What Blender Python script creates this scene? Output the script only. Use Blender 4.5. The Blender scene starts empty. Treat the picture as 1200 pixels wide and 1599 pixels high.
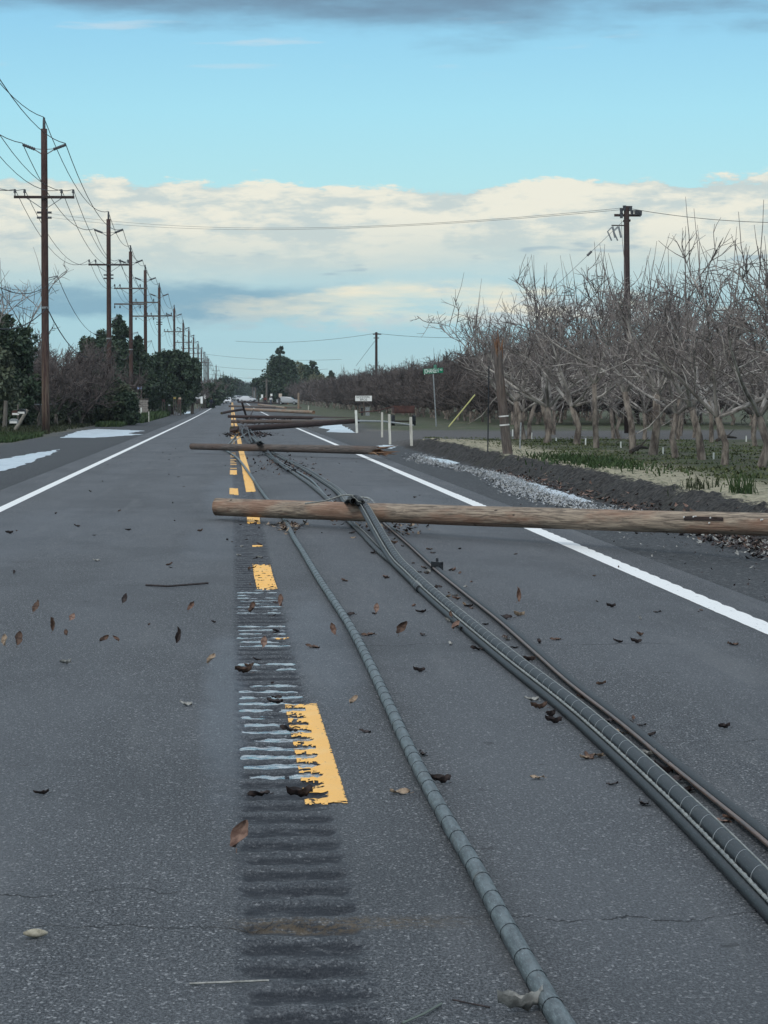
import bpy, math, random
import numpy as np
from mathutils import Vector, Matrix, noise, Euler
R = math.radians
S = bpy.context.scene
COL = S.collection
rnd = random.Random(7)

# ------------------------------------------------------------------ camera
CH = 1.65
FPX = 4000.0                                # focal length in units of a 1200 x 1600 frame
TH = math.atan(174.5/FPX)                   # pitch down
PS = math.atan(238.0/FPX*math.cos(TH))      # yaw to the right of the road axis
cam_d = bpy.data.cameras.new('camera')
cam = bpy.data.objects.new('camera', cam_d); COL.objects.link(cam)
cam.location = (0, 0, CH)
cam.rotation_euler = (math.pi/2-TH, 0, -PS)
cam_d.sensor_width = 36; cam_d.lens = FPX/1600*36
cam_d.clip_start = .1; cam_d.clip_end = 20000
S.camera = cam

# ------------------------------------------------------------------ node helpers
class NT:
    def __init__(s, tree): s.t = tree; s.n = tree.nodes; s.l = tree.links
    def put(s, sock, v):
        if v is None: return
        if isinstance(v, bpy.types.NodeSocket): s.l.new(v, sock)
        elif isinstance(v, (tuple, list)) and len(v) == 3 and len(getattr(sock, 'default_value', (0,0,0))) == 4:
            sock.default_value = (*v, 1)
        else: sock.default_value = v
    def m(s, op, a, b=None, c=None, clamp=False):
        n = s.n.new('ShaderNodeMath'); n.operation = op; n.use_clamp = clamp
        for i, v in enumerate((a, b, c)): s.put(n.inputs[i], v)
        return n.outputs[0]
    def ss(s, x, a, b):                     # smoothstep a..b -> 0..1 (a may exceed b)
        n = s.n.new('ShaderNodeMapRange'); n.interpolation_type = 'SMOOTHSTEP'
        s.put(n.inputs[0], x)
        if (a < b): n.inputs[1].default_value, n.inputs[2].default_value, n.inputs[3].default_value, n.inputs[4].default_value = a, b, 0, 1
        else: n.inputs[1].default_value, n.inputs[2].default_value, n.inputs[3].default_value, n.inputs[4].default_value = b, a, 1, 0
        return n.outputs[0]
    def bump(s, x, c, w):                   # soft bell round c
        return s.m('SUBTRACT', 1, s.ss(s.m('ABSOLUTE', s.m('SUBTRACT', x, c)), w*.25, w))
    def mix(s, f, a, b, mode='MIX'):
        n = s.n.new('ShaderNodeMix'); n.data_type = 'RGBA'; n.blend_type = mode
        s.put(n.inputs[0], f); s.put(n.inputs[6], a); s.put(n.inputs[7], b)
        return n.outputs[2]
    def noise(s, vec, scale, detail=4, rough=.55, dist=0):
        n = s.n.new('ShaderNodeTexNoise'); s.put(n.inputs['Vector'], vec)
        n.inputs['Scale'].default_value = scale; n.inputs['Detail'].default_value = detail
        n.inputs['Roughness'].default_value = rough; n.inputs['Distortion'].default_value = dist
        return n.outputs[0]
    def vor(s, vec, scale, feat='F1', out='Distance'):
        n = s.n.new('ShaderNodeTexVoronoi'); n.feature = feat; s.put(n.inputs['Vector'], vec)
        n.inputs['Scale'].default_value = scale
        return n.outputs[out]
    def comb(s, x, y, z):
        n = s.n.new('ShaderNodeCombineXYZ')
        for i, v in enumerate((x, y, z)): s.put(n.inputs[i], v)
        return n.outputs[0]
    def sep(s, v):
        n = s.n.new('ShaderNodeSeparateXYZ'); s.put(n.inputs[0], v); return n.outputs
    def obj(s): return s.n.new('ShaderNodeTexCoord').outputs['Object']
    def scale(s, v, sc):
        n = s.n.new('ShaderNodeVectorMath'); n.operation = 'MULTIPLY'; s.put(n.inputs[0], v); n.inputs[1].default_value = sc
        return n.outputs[0]
    def ramp(s, f, stops):
        n = s.n.new('ShaderNodeValToRGB'); s.put(n.inputs[0], f); e = n.color_ramp.elements
        while len(e) < len(stops): e.new(.5)
        for el, (p, c) in zip(e, stops): el.position = p; el.color = (*c, 1)
        return n.outputs[0]
    def bmp(s, h, strength, dist):
        n = s.n.new('ShaderNodeBump'); s.put(n.inputs['Height'], h)
        n.inputs['Strength'].default_value = strength; n.inputs['Distance'].default_value = dist
        return n.outputs[0]

def mat(name, fn=None, color=(.5,.5,.5), rough=.7, spec=.5, metal=0):
    m = bpy.data.materials.new(name); m.use_nodes = True
    t = NT(m.node_tree); b = m.node_tree.nodes['Principled BSDF']
    b.inputs['Base Color'].default_value = (*color, 1); b.inputs['Roughness'].default_value = rough
    b.inputs['Specular IOR Level'].default_value = spec; b.inputs['Metallic'].default_value = metal
    if fn: fn(t, b)
    return m
def speckled(name, c1, c2, scale=8, rough=.8, sc=(1,1,1), spec=.3, bump=.0, dist=.01, detail=5):
    def fn(t, b):
        v = t.scale(t.obj(), sc)
        n = t.noise(v, scale, detail, .65)
        t.put(b.inputs['Base Color'], t.mix(t.ss(n, .35, .65), c1, c2))
        if bump: t.put(b.inputs['Normal'], t.bmp(n, bump, dist))
    return mat(name, fn, rough=rough, spec=spec)

# ------------------------------------------------------------------ sky
W = bpy.data.worlds.new('World'); S.world = W; W.use_nodes = True
w = NT(W.node_tree); W.node_tree.nodes.clear()
SUN_EL, SUN_AZ = R(42), R(205)
sky = w.n.new('ShaderNodeTexSky'); sky.sky_type = 'NISHITA'; sky.sun_disc = False
sky.sun_elevation = SUN_EL; sky.sun_rotation = SUN_AZ; sky.air_density = 1.0; sky.dust_density = .4; sky.ozone_density = 2.0
gen = w.n.new('ShaderNodeTexCoord').outputs['Generated']
dx, dy, dz = w.sep(gen)
v = w.m('MULTIPLY', w.m('ARCSINE', dz), 1000/ (math.pi/2) * (math.pi/2) )     # elevation in milliradians
u = w.m('MULTIPLY', dx, 1000)                                                # sideways, milliradians near the road axis
stretch = w.scale(gen, (1, 1, 4.0))
nb = w.noise(stretch, 22, 7, .62)            # puffy
nl = w.noise(w.scale(gen, (1, 1, 7.0)), 7, 6, .55)     # streaky large
nf = w.noise(w.scale(gen, (1, 1, 3.0)), 70, 5, .6)
clear = w.ramp(w.m('DIVIDE', v, 180, clamp=True), [(0,(.46,.70,.74)), (.12,(.34,.62,.74)), (.3,(.35,.64,.75)), (.46,(.44,.80,.86)), (.62,(.38,.78,.92)), (.82,(.29,.66,.90)), (1,(.22,.52,.78))])
base = w.mix(.82, w.mix(1.0, sky.outputs[0], (.1,.1,.1), 'MULTIPLY'), clear)
col = base
# upper cream bank: v from ~45 to ~85 mrad with a puffy top
edge = w.m('ADD', w.m('MULTIPLY', w.m('SUBTRACT', nb, .5), 24), w.m('MULTIPLY', w.m('SUBTRACT', nf, .5), 11))
tilt = w.m('MULTIPLY', w.m('ABSOLUTE', w.m('SUBTRACT', u, 55)), -.035)
topv = w.m('ADD', v, w.m('ADD', edge, tilt))
top_m = w.ss(topv, 83, 80.5)
bot_m = w.ss(w.m('ADD', v, w.m('MULTIPLY', w.m('SUBTRACT', nl, .5), 24)), 32, 62)
creamshade = w.mix(w.ss(w.m('ADD', nb, w.m('MULTIPLY', w.m('SUBTRACT', nf, .5), .5)), .42, .62), (.87,.85,.73), (.58,.66,.65))
creamshade = w.mix(w.m('MULTIPLY', w.ss(w.m('ADD', v, w.m('MULTIPLY', w.m('SUBTRACT', nl, .5), 30)), 72, 50), .75), creamshade, (.58,.67,.65))
col = w.mix(w.m('MULTIPLY', w.m('MULTIPLY', top_m, bot_m), .96), col, creamshade)
# blue-grey slab low on the left
slab = w.m('MULTIPLY', w.bump(w.m('ADD', v, w.m('MULTIPLY', w.m('SUBTRACT', nb, .5), 20)), 38, 10), w.ss(w.m('ADD', u, w.m('MULTIPLY', nl, 60)), 85, 30))
col = w.mix(w.m('MULTIPLY', slab, .85), col, (.22,.40,.52))
# small cream heaps over the slab, centre
hv = w.m('ADD', v, w.m('MULTIPLY', w.m('SUBTRACT', nb, .5), 30))
heap = w.m('MULTIPLY', w.m('MULTIPLY', w.ss(hv, 29, 34), w.ss(w.m('ADD', hv, w.m('MULTIPLY', w.m('ABSOLUTE', w.m('SUBTRACT', u, 85)), .12)), 50, 43)), w.ss(w.m('ADD', u, w.m('MULTIPLY', nl, 20)), -30, 60))
col = w.mix(w.m('MULTIPLY', heap, w.ss(nl, .3, .5)), col, w.mix(w.ss(nb, .45, .6), (.88,.83,.66), (.56,.66,.68)))
# dark small scuds
sc_ = w.m('MULTIPLY', w.ss(w.noise(w.scale(gen, (1,1,5)), 30, 3, .5), .63, .71), w.bump(v, 54, 14))
col = w.mix(w.m('MULTIPLY', sc_, .55), col, (.30,.44,.54))
# thin white wisps high up
wi = w.m('MULTIPLY', w.ss(w.noise(w.scale(gen, (1,1,9)), 16, 4, .5), .60, .72), w.bump(v, 138, 18))
col = w.mix(w.m('MULTIPLY', wi, .55), col, (.60,.72,.80))
# smoky deck above, covering the sky overhead
dn = w.m('ADD', w.m('MULTIPLY', w.m('SUBTRACT', nl, .5), 60), w.m('MULTIPLY', w.m('SUBTRACT', nb, .5), 26))
deck = w.ss(w.m('ADD', v, dn), 138, 166)
ov = w.noise(gen, 3.2, 6, .6)
deckc = w.mix(w.ss(v, 165, 300), (.17,.27,.38), w.mix(w.ss(ov, .35, .65), (.62,.72,.84), (.86,.93,1.0)))
col = w.mix(w.m('MULTIPLY', deck, .92), col, deckc)
below = w.ss(v, 0, -25)
col = w.mix(below, col, (.16,.17,.18))
bg = w.n.new('ShaderNodeBackground'); bg.inputs['Strength'].default_value = .1
w.l.new(w.mix(1.0, col, (10,10,10), 'MULTIPLY'), bg.inputs['Color'])
wo = w.n.new('ShaderNodeOutputWorld'); w.l.new(bg.outputs[0], wo.inputs['Surface'])
W.cycles.sampling_method = 'AUTOMATIC'

sd = bpy.data.lights.new('sun', 'SUN'); sd.energy = 1.35; sd.angle = R(14); sd.color = (1, .96, .90)
so = bpy.data.objects.new('sun', sd); COL.objects.link(so)
dirv = Vector((math.sin(SUN_AZ)*math.cos(SUN_EL), math.cos(SUN_AZ)*math.cos(SUN_EL), math.sin(SUN_EL)))
so.rotation_euler = dirv.to_track_quat('Z', 'Y').to_euler()
S.view_settings.view_transform = 'Standard'; S.view_settings.look = 'None'
S.view_settings.exposure = 0; S.view_settings.gamma = 1; S.view_settings.use_curve_mapping = False
S.cycles.volume_max_steps = 16 if hasattr(S.cycles, 'volume_max_steps') else 16

# ------------------------------------------------------------------ place helpers
def prof(y):                                # the road climbs very slightly far away
    t = min(max(y-150, 0), 700)
    return 3.5e-6*t*t
def ray(px, py):
    fwd = Vector((math.sin(PS)*math.cos(TH), math.cos(PS)*math.cos(TH), -math.sin(TH)))
    right = Vector((math.cos(PS), -math.sin(PS), 0)); up = right.cross(fwd)
    d = fwd + right*((px-600)/FPX) + up*((800-py)/FPX)
    return d / d.y
def at(px, py, Y): d = ray(px, py); return Vector((d.x*Y, Y, CH+d.z*Y))
def P(px, py, dz=0.0):                      # where a sight line meets the ground (raised by dz)
    d = ray(px, py); Y = 30.0
    for _ in range(40):
        z = prof(Y)+dz
        Y = min((CH-z)/max(-d.z, 1e-5), 3000)*.5 + Y*.5
    return Vector((d.x*Y, Y, prof(Y)+dz))
def sst(a, b, x):
    t = min(max((x-a)/(b-a), 0), 1); return t*t*(3-2*t)
def gate(y):
    if y < 84: return 1.0
    if y < 104: return 1-.85*sst(84, 104, y)
    return .15+.6*sst(124, 140, y)
def G(x, y):                                # ground height
    z = prof(y)
    if x > 4.4:
        g = gate(y)
        z += -.03*sst(5.0, 5.7, x)*(1 if y < 90 else .3) + .33*g*sst(6.2, 6.75, x)
    if x < -9.5: z += .10*sst(-9.5, -13, x)
    return z

# ------------------------------------------------------------------ mesh helpers
class MB:
    def __init__(s): s.v = []; s.f = []; s.mi = []
    def tube(s, pts, rad, n=6, cap=True, mi=0, twist=0):
        k = len(pts)
        if not hasattr(rad, '__len__'): rad = [rad]*k
        b = len(s.v); up = None
        for i in range(k):
            a = pts[max(i-1, 0)]; c = pts[min(i+1, k-1)]
            t = (c-a)
            if t.length < 1e-9: t = Vector((0,0,1))
            t.normalize()
            if up is None:
                up = Vector((0,0,1)) if abs(t.z) < .9 else Vector((1,0,0))
            x = t.cross(up)
            if x.length < 1e-4: x = t.cross(Vector((.3,1,.2)))
            x.normalize(); y = x.cross(t); up = y
            for j in range(n):
                an = 2*math.pi*j/n+twist*i
                s.v.append(pts[i] + (x*math.cos(an)+y*math.sin(an))*rad[i])
        for i in range(k-1):
            for j in range(n):
                j2 = (j+1) % n
                s.f.append((b+i*n+j, b+i*n+j2, b+(i+1)*n+j2, b+(i+1)*n+j)); s.mi.append(mi)
        if cap:
            s.f.append(tuple(b+j for j in range(n))[::-1]); s.mi.append(mi)
            s.f.append(tuple(b+(k-1)*n+j for j in range(n))); s.mi.append(mi)
    def box(s, c, d, rz=0, mi=0, M=None):
        b = len(s.v); hx, hy, hz = d[0]/2, d[1]/2, d[2]/2
        m = M if M is not None else Matrix.Rotation(rz, 3, 'Z')
        for x in (-hx, hx):
            for y in (-hy, hy):
                for z in (-hz, hz): s.v.append(Vector(c)+m @ Vector((x, y, z)))
        for q in ((0,1,3,2),(4,6,7,5),(0,4,5,1),(2,3,7,6),(0,2,6,4),(1,5,7,3)):
            s.f.append(tuple(b+i for i in q)); s.mi.append(mi)
    def face(s, pts, mi=0):
        b = len(s.v); s.v.extend(pts); s.f.append(tuple(range(b, b+len(pts)))); s.mi.append(mi)
    def mesh(s, name, mats, smooth=False):
        me = bpy.data.meshes.new(name)
        me.from_pydata([tuple(p) for p in s.v], [], s.f)
        for m in (mats if isinstance(mats, (list, tuple)) else [mats]): me.materials.append(m)
        if any(s.mi): me.polygons.foreach_set('material_index', s.mi)
        if smooth: me.polygons.foreach_set('use_smooth', [True]*len(s.f))
        me.update(); return me
    def build(s, name, mats, parent=None, smooth=False, loc=None, rot=None):
        o = bpy.data.objects.new(name, s.mesh(name, mats, smooth)); COL.objects.link(o)
        if parent: o.parent = parent
        if loc is not None: o.location = loc
        if rot is not None: o.rotation_euler = rot
        return o
def tag(o, label=None, cat=None, group=None, kind=None):
    if label: o['label'] = label
    if cat: o['category'] = cat
    if group: o['group'] = group
    if kind: o['kind'] = kind
    return o
def empty(name, loc=(0,0,0), rz=0, label=None, cat=None, group=None):
    o = bpy.data.objects.new(name, None); COL.objects.link(o)
    o.location = loc; o.rotation_euler = (0, 0, rz); o.empty_display_size = .1
    return tag(o, label, cat, group)
def linkmesh(name, me, parent=None):
    o = bpy.data.objects.new(name, me); COL.objects.link(o)
    if parent: o.parent = parent
    return o
def copy_tree(o, parent=None):
    c = o.copy(); COL.objects.link(c); c.parent = parent
    for ch in o.children: copy_tree(ch, c)
    return c
def catmull(pts, step):
    out = []
    n = len(pts)
    for i in range(n-1):
        p0 = pts[max(i-1,0)]; p1 = pts[i]; p2 = pts[i+1]; p3 = pts[min(i+2,n-1)]
        k = max(2, int((p2-p1).length/step))
        for j in range(k):
            t = j/k
            out.append(.5*((2*p1)+(p2-p0)*t+(2*p0-5*p1+4*p2-p3)*t*t+(3*p1-p0-3*p2+p3)*t**3))
    out.append(pts[-1]); return out
def nz(x, y, z=0, s=1): return noise.noise(Vector((x*s, y*s, z*s)))

# ------------------------------------------------------------------ ground materials
def f_asphalt(t, b):
    o = t.obj(); x, y, z = t.sep(o)
    big = t.noise(t.scale(o, (1, .25, 1)), 1.1, 5, .6)
    sp = t.vor(t.scale(o, (1,.6,1)), 130, 'F1', 'Color'); spx = t.sep(sp)[0]
    gr = t.scale(o, (1, .45, 1)); fine = t.noise(gr, 120, 3, .85); mid = t.noise(gr, 55, 5, .8)
    c = t.mix(t.ss(fine, .37, .63), (.009,.011,.014), (.150,.160,.172))
    c = t.mix(t.m('MULTIPLY', t.ss(spx, .90, .98), .8), c, (.36,.37,.38))
    c = t.mix(t.m('MULTIPLY', t.ss(mid, .50, .60), .72), c, (.022,.026,.032))
    c = t.mix(t.m('MULTIPLY', t.ss(big, .35, .7), .30), c, (.135,.145,.158))
    # wheel tracks a little smoother and paler
    tr = t.m('MAXIMUM', t.bump(x, -2.6, .55), t.m('MAXIMUM', t.bump(x, 2.9, .55), t.m('MAXIMUM', t.bump(x, -1.0, .5), t.bump(x, 1.3, .5))))
    c = t.mix(t.m('MULTIPLY', tr, .22), c, (.115,.125,.138))
    pat = t.noise(t.scale(o, (1,.5,1)), .33, 6, .7)
    c = t.mix(t.m('MULTIPLY', t.ss(pat, .48, .60), .32), c, (.045,.050,.056))
    c = t.mix(t.m('MULTIPLY', t.ss(t.noise(t.scale(o, (1.6,.12,1)), 1.7, 4, .6), .55, .7), .25), c, (.16,.165,.17))
    c = t.mix(t.m('MULTIPLY', t.ss(t.noise(o, 7, 3, .5), .69, .74), .55), c, (.02,.022,.024))
    # rumble strip: darker sealed band
    wob = t.m('MULTIPLY', t.m('SUBTRACT', t.noise(o, 26, 3, .6), .5), .045)
    xr = t.m('ADD', x, wob)
    band = t.m('MULTIPLY', t.ss(xr, -.005, .02), t.ss(xr, .425, .39))
    bn = t.noise(t.scale(o, (1,2.5,1)), 9, 5, .7)
    c = t.mix(t.m('MULTIPLY', band, t.m('ADD', .12, t.m('MULTIPLY', t.ss(bn, .4, .65), .38))), c, (.014,.020,.030))
    # milled grooves: darker with depth
    ph = t.ss(z, -.004, -.0105)
    c = t.mix(t.m('MULTIPLY', t.m('MULTIPLY', t.m('MULTIPLY', ph, band), t.m('ADD', .45, t.ss(bn, .35, .6), None, True)), .72), c, (.007,.010,.016))
    # transverse cracks
    xw = t.m('MULTIPLY', t.m('SUBTRACT', t.noise(t.scale(o, (1,.15,1)), 1.6, 6, .65), .5), .9)
    yy = t.m('ADD', y, xw)
    cr = None
    for y0, x0, x1 in ((8.55,-1.6,.05), (8.05,.42,4.4), (8.0,-.9,.3), (22.9,-1.7,.5), (26.3,-2.8,-.1), (31.5,-4,4), (17.2,.5,3.3), (38,-4.2,4.2), (46,-4.2,1), (12.2,1.5,4.2), (60,-4,4)):
        wdt = .0028+.00012*y0
        l = t.ss(t.m('ABSOLUTE', t.m('SUBTRACT', yy, y0)), wdt*2.6, wdt*.6)
        l = t.m('MULTIPLY', l, t.m('MULTIPLY', t.ss(x, x0, x0+.35), t.ss(x, x1, x1-.35)))
        cr = l if cr is None else t.m('MAXIMUM', cr, l)
    cr = t.m('MULTIPLY', cr, t.ss(t.noise(o, 3.5, 3, .6), .36, .56))
    c = t.mix(t.m('MULTIPLY', cr, .85), c, (.012,.012,.014))
    # brown stain on the strip
    st = t.m('MULTIPLY', t.m('MULTIPLY', t.bump(y, 8.02, .14), t.ss(x, -.1, .15)), t.m('MULTIPLY', t.ss(x, .9, .45), t.ss(t.noise(o, 30, 4, .7), .40, .6)))
    c = t.mix(t.m('MULTIPLY', st, .6), c, (.12,.085,.045))
    # damp patches: darker and smoother
    dn = t.noise(t.scale(o, (1,.35,1)), 3.2, 5, .65)
    wet = None
    for cx, cy, rx, ry, k in ((-.04,14.2,.16,4.5,.9), (-.25,30,.4,5,.5), (.60,17.5,.28,5,.7), (-2.6,33,1.6,8,.35), (-.1,46,.5,12,.6), (2.3,40,1.8,14,.3)):
        dd = t.m('ADD', t.m('POWER', t.m('ABSOLUTE', t.m('DIVIDE', t.m('SUBTRACT', x, cx), rx)), 2), t.m('POWER', t.m('ABSOLUTE', t.m('DIVIDE', t.m('SUBTRACT', y, cy), ry)), 2))
        q = t.m('MULTIPLY', t.ss(t.m('ADD', dd, t.m('MULTIPLY', t.m('SUBTRACT', dn, .5), 1.6)), 1.1, .1), k)
        wet = q if wet is None else t.m('MAXIMUM', wet, q)
    c = t.mix(t.m('MULTIPLY', wet, .25), c, (.035,.050,.080))
    t.put(b.inputs['Base Color'], c)
    t.put(b.inputs['Roughness'], t.m('SUBTRACT', .72, t.m('MULTIPLY', wet, .28)))
    h = t.m('ADD', t.m('MULTIPLY', fine, .5), t.m('SUBTRACT', t.m('MULTIPLY', mid, .8), t.m('MULTIPLY', cr, 2.0)))
    t.put(b.inputs['Normal'], t.bmp(h, 1.0, .010))
M_asph = mat('asphalt', f_asphalt, spec=.22)

def f_ground(t, b):
    o = t.obj(); x, y, z = t.sep(o)
    n1 = t.noise(t.scale(o, (1,.5,1)), 1.0, 6, .65); n2 = t.noise(o, 14, 5, .7); n3 = t.noise(o, 70, 3, .7)
    nn = t.noise(t.scale(o, (1,.3,1)), .35, 5, .6)
    gravel = t.mix(t.ss(n3, .35, .65), (.014,.018,.022), (.095,.103,.110))
    gravel = t.mix(t.m('MULTIPLY', t.ss(n2, .45, .7), .4), gravel, (.05,.052,.056))
    gravel = t.mix(t.m('MULTIPLY', t.ss(t.sep(t.vor(o, 34, 'F1', 'Color'))[0], .88, .99), .5), gravel, (.25,.25,.26))
    soil = t.mix(t.ss(n2, .35, .7), (.010,.010,.011), (.070,.066,.060))
    soil = t.mix(t.m('MULTIPLY', t.ss(n1, .55, .75), .5), soil, (.05,.055,.03))
    sand = t.mix(t.ss(n2, .3, .75), (.24,.22,.16), (.42,.39,.28))
    sand = t.mix(t.m('MULTIPLY', t.ss(t.noise(o, 5, 5, .7), .52, .62), .75), sand, (.055,.075,.035))
    grass = t.mix(t.ss(n2, .35, .7), (.030,.042,.020), (.085,.105,.045))
    grass = t.mix(t.m('MULTIPLY', t.ss(n1, .42, .60), .85), grass, (.075,.072,.052))
    grass = t.mix(t.m('MULTIPLY', t.ss(t.noise(t.scale(o,(1,.4,1)), .8, 4, .6), .56, .66), .6), grass, (.14,.13,.08))
    dirt = t.mix(t.ss(n2, .3, .7), (.07,.068,.064), (.16,.15,.13))
    xr = t.m('ADD', t.m('ADD', x, t.m('MULTIPLY', t.m('SUBTRACT', n1, .5), .9)), t.m('MULTIPLY', t.m('SUBTRACT', n2, .5), .7))
    c = t.mix(t.ss(xr, 6.0, 6.25), gravel, soil)
    c = t.mix(t.ss(xr, 6.75, 7.0), c, sand)
    c = t.mix(t.ss(t.m('ADD', xr, t.m('MULTIPLY', nn, 1.6)), 8.8, 10.2), c, grass)
    # side road mouth and yard
    cross = t.m('MULTIPLY', t.m('MULTIPLY', t.ss(t.m('ADD', y, t.m('MULTIPLY', nn, 8)), 94, 100), t.ss(y, 136, 128)), t.ss(x, 4, 6))
    c = t.mix(cross, c, t.mix(t.ss(n2, .3, .7), (.055,.056,.058), (.12,.115,.11)))
    far = t.m('MULTIPLY', t.ss(y, 128, 134), t.ss(x, 4, 4.6))
    c = t.mix(far, c, t.mix(t.ss(t.m('ADD', xr, t.m('MULTIPLY', nn, 3)), 8.5, 10), t.mix(.3, gravel, dirt), grass))
    # left verge
    xl = t.m('ADD', x, t.m('MULTIPLY', t.m('SUBTRACT', nn, .5), 3.0))
    lv = t.ss(xl, -8.0, -9.2)
    c = t.mix(lv, c, t.mix(t.ss(n1, .42, .6), dirt, grass))
    c = t.mix(t.ss(x, -11.0, -12.5), c, grass)
    c = t.mix(t.m('MULTIPLY', t.ss(y, 300, 420), t.ss(x, -4.2, -5)), c, t.mix(t.ss(xl, -5, -7), gravel, grass))
    t.put(b.inputs['Base Color'], c)
    t.put(b.inputs['Normal'], t.bmp(t.m('ADD', n2, t.m('MULTIPLY', n3, .5)), .8, .03))
M_ground = mat('ground_cover', f_ground, rough=.85, spec=.25)

# ------------------------------------------------------------------ ground sheet
def grid(name, xs, ys, zf, m, smooth=True):
    nx, ny = len(xs), len(ys)
    V = np.empty((ny, nx, 3), dtype=np.float32)
    V[:,:,0] = np.array(xs)[None,:]; V[:,:,1] = np.array(ys)[:,None]
    for j, yv in enumerate(ys):
        for i, xv in enumerate(xs): V[j,i,2] = zf(xv, yv)
    idx = np.arange(nx*ny).reshape(ny, nx)
    F = np.stack([idx[:-1,:-1], idx[:-1,1:], idx[1:,1:], idx[1:,:-1]], -1).reshape(-1,4)
    me = bpy.data.meshes.new(name)
    me.vertices.add(nx*ny); me.vertices.foreach_set('co', V.ravel())
    me.loops.add(F.size); me.loops.foreach_set('vertex_index', F.ravel().astype(np.int32))
    me.polygons.add(len(F)); me.polygons.foreach_set('loop_start', np.arange(0, F.size, 4, dtype=np.int32))
    me.polygons.foreach_set('use_smooth', np.ones(len(F), dtype=bool) if smooth else np.zeros(len(F), dtype=bool))
    me.materials.append(m); me.update(calc_edges=True); me.validate()
    return me
xs = [-6000,-800,-200,-80,-40,-25,-18,-15,-13,-12,-11,-10,-9,-8,-7,-6,-5,-4.27,-4.20,4.30,4.37,4.6,4.8,5.0] + [5.0+.11*i for i in range(1,22)] + [7.5,7.8,8.2,8.7,9.3,10,11,12,14,16,20,26,35,50,80,200,800,6000]
ys = [-60,-20,-5,5,12,18]+list(np.arange(22, 100, .11))+list(np.arange(100, 170, 1.0))+list(np.arange(170, 900, 10))+[900,1000,1200,1600,2400,4000,8000,15000]
def gz(x, y):
    if -4.25 < x < 4.33: return prof(y)-.06
    z = G(x, y)-.003
    if 4.9 < x < 9.5 and 20 < y < 100:
        k = sst(5.9, 6.4, x)*(1-.7*sst(7.0, 9.0, x))
        z += k*(.07*nz(x, y, 0, 2.6)+.055*nz(x, y, 3, 6)+.035*nz(x, y, 9, 13))
    elif x > 9 or x < -9: z += .04*nz(x, y, 1, .4)
    return z
ground = linkmesh('ground', grid('ground', xs, ys, gz, M_ground)); tag(ground, 'grassy and gravelly ground with a low dark soil bank right of the road', kind='structure')

# ------------------------------------------------------------------ road with milled rumble strip
PITCH = .30
xr = [-4.25,-3,-2,-1,-.2,0.0] + [.02+.38*i/12 for i in range(13)] + [.425,.6,1.2,2,3,4.35]
yr = [-30,0,3,5]+list(np.arange(5.2, 70, .03))+list(np.arange(70, 180, .075))+list(np.arange(180, 860, 10))+[900,1000,1300,2000,4000]
def rz(x, y):
    z = prof(y)
    if .0 < x < .424 and 5.1 < y < 179:
        ph = (y/PITCH) % 1.0
        g = math.sin(math.pi*ph)
        ex = min(max((x-.012+.02*nz(0,y,5,9))/.05, 0), 1)*min(max((.415-x+.02*nz(4,y,5,9))/.05, 0), 1)
        near = sst(5.3, 8.5, y)
        z -= ex*(.017*g*g*(.75+.25*near)*(1+.8*nz(x,y,1,7)+.3*nz(x,y,4,2)) + .003*abs(nz(x,y,2,30)))
        z += ex*(.006*nz(x,y,7,13)+.006*nz(x*1.0,y,3,36))
    return z
road = linkmesh('road', grid('road', xr, yr, rz, M_asph)); tag(road, 'two lane asphalt road with milled centre rumble strip', kind='structure')

# standing water in the grooves, puddles
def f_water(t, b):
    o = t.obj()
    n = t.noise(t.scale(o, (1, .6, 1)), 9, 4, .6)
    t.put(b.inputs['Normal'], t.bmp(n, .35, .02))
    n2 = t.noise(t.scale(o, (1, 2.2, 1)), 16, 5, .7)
    t.put(b.inputs['Base Color'], t.mix(t.ss(n2, .42, .6), (.05,.06,.07), (.42,.46,.48)))  # dark and pale tones paint a broken sky reflection into the water
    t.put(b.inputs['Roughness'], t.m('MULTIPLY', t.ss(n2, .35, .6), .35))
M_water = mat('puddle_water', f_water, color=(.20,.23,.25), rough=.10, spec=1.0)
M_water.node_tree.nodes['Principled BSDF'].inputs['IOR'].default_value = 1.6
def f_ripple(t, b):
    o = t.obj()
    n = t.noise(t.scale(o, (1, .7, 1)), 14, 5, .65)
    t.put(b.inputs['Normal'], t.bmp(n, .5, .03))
    t.put(b.inputs['Base Color'], t.mix(t.ss(t.noise(o, 2, 4, .6), .4, .6), (.42,.50,.56), (.60,.68,.74)))  # blue-white base colour paints the sky's reflection on the puddles
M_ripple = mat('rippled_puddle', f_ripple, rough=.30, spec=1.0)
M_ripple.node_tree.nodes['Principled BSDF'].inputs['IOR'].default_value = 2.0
ww = MB()
yw = 10.2
while yw < 22.4:
    y0, y1 = yw, yw+.3
    if nz(0, yw, 3, .9) > -.28:
        for i_ in range(37):
            xa_ = .03+.01*i_; dn_ = nz(xa_, y0, 6, 6)+.5*nz(xa_, y0, 2, 19)
            if dn_ < -.55: continue
            zz_ = -.0086-.009*max(0, .18-dn_)
            ww.face([Vector((xa_,y0,zz_)), Vector((xa_+.01,y0,zz_)), Vector((xa_+.01,y1,zz_)), Vector((xa_,y1,zz_))])
    yw += .3
tag(ww.build('groove_water', M_water), 'rain water standing in the milled rumble grooves', kind='structure')
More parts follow.
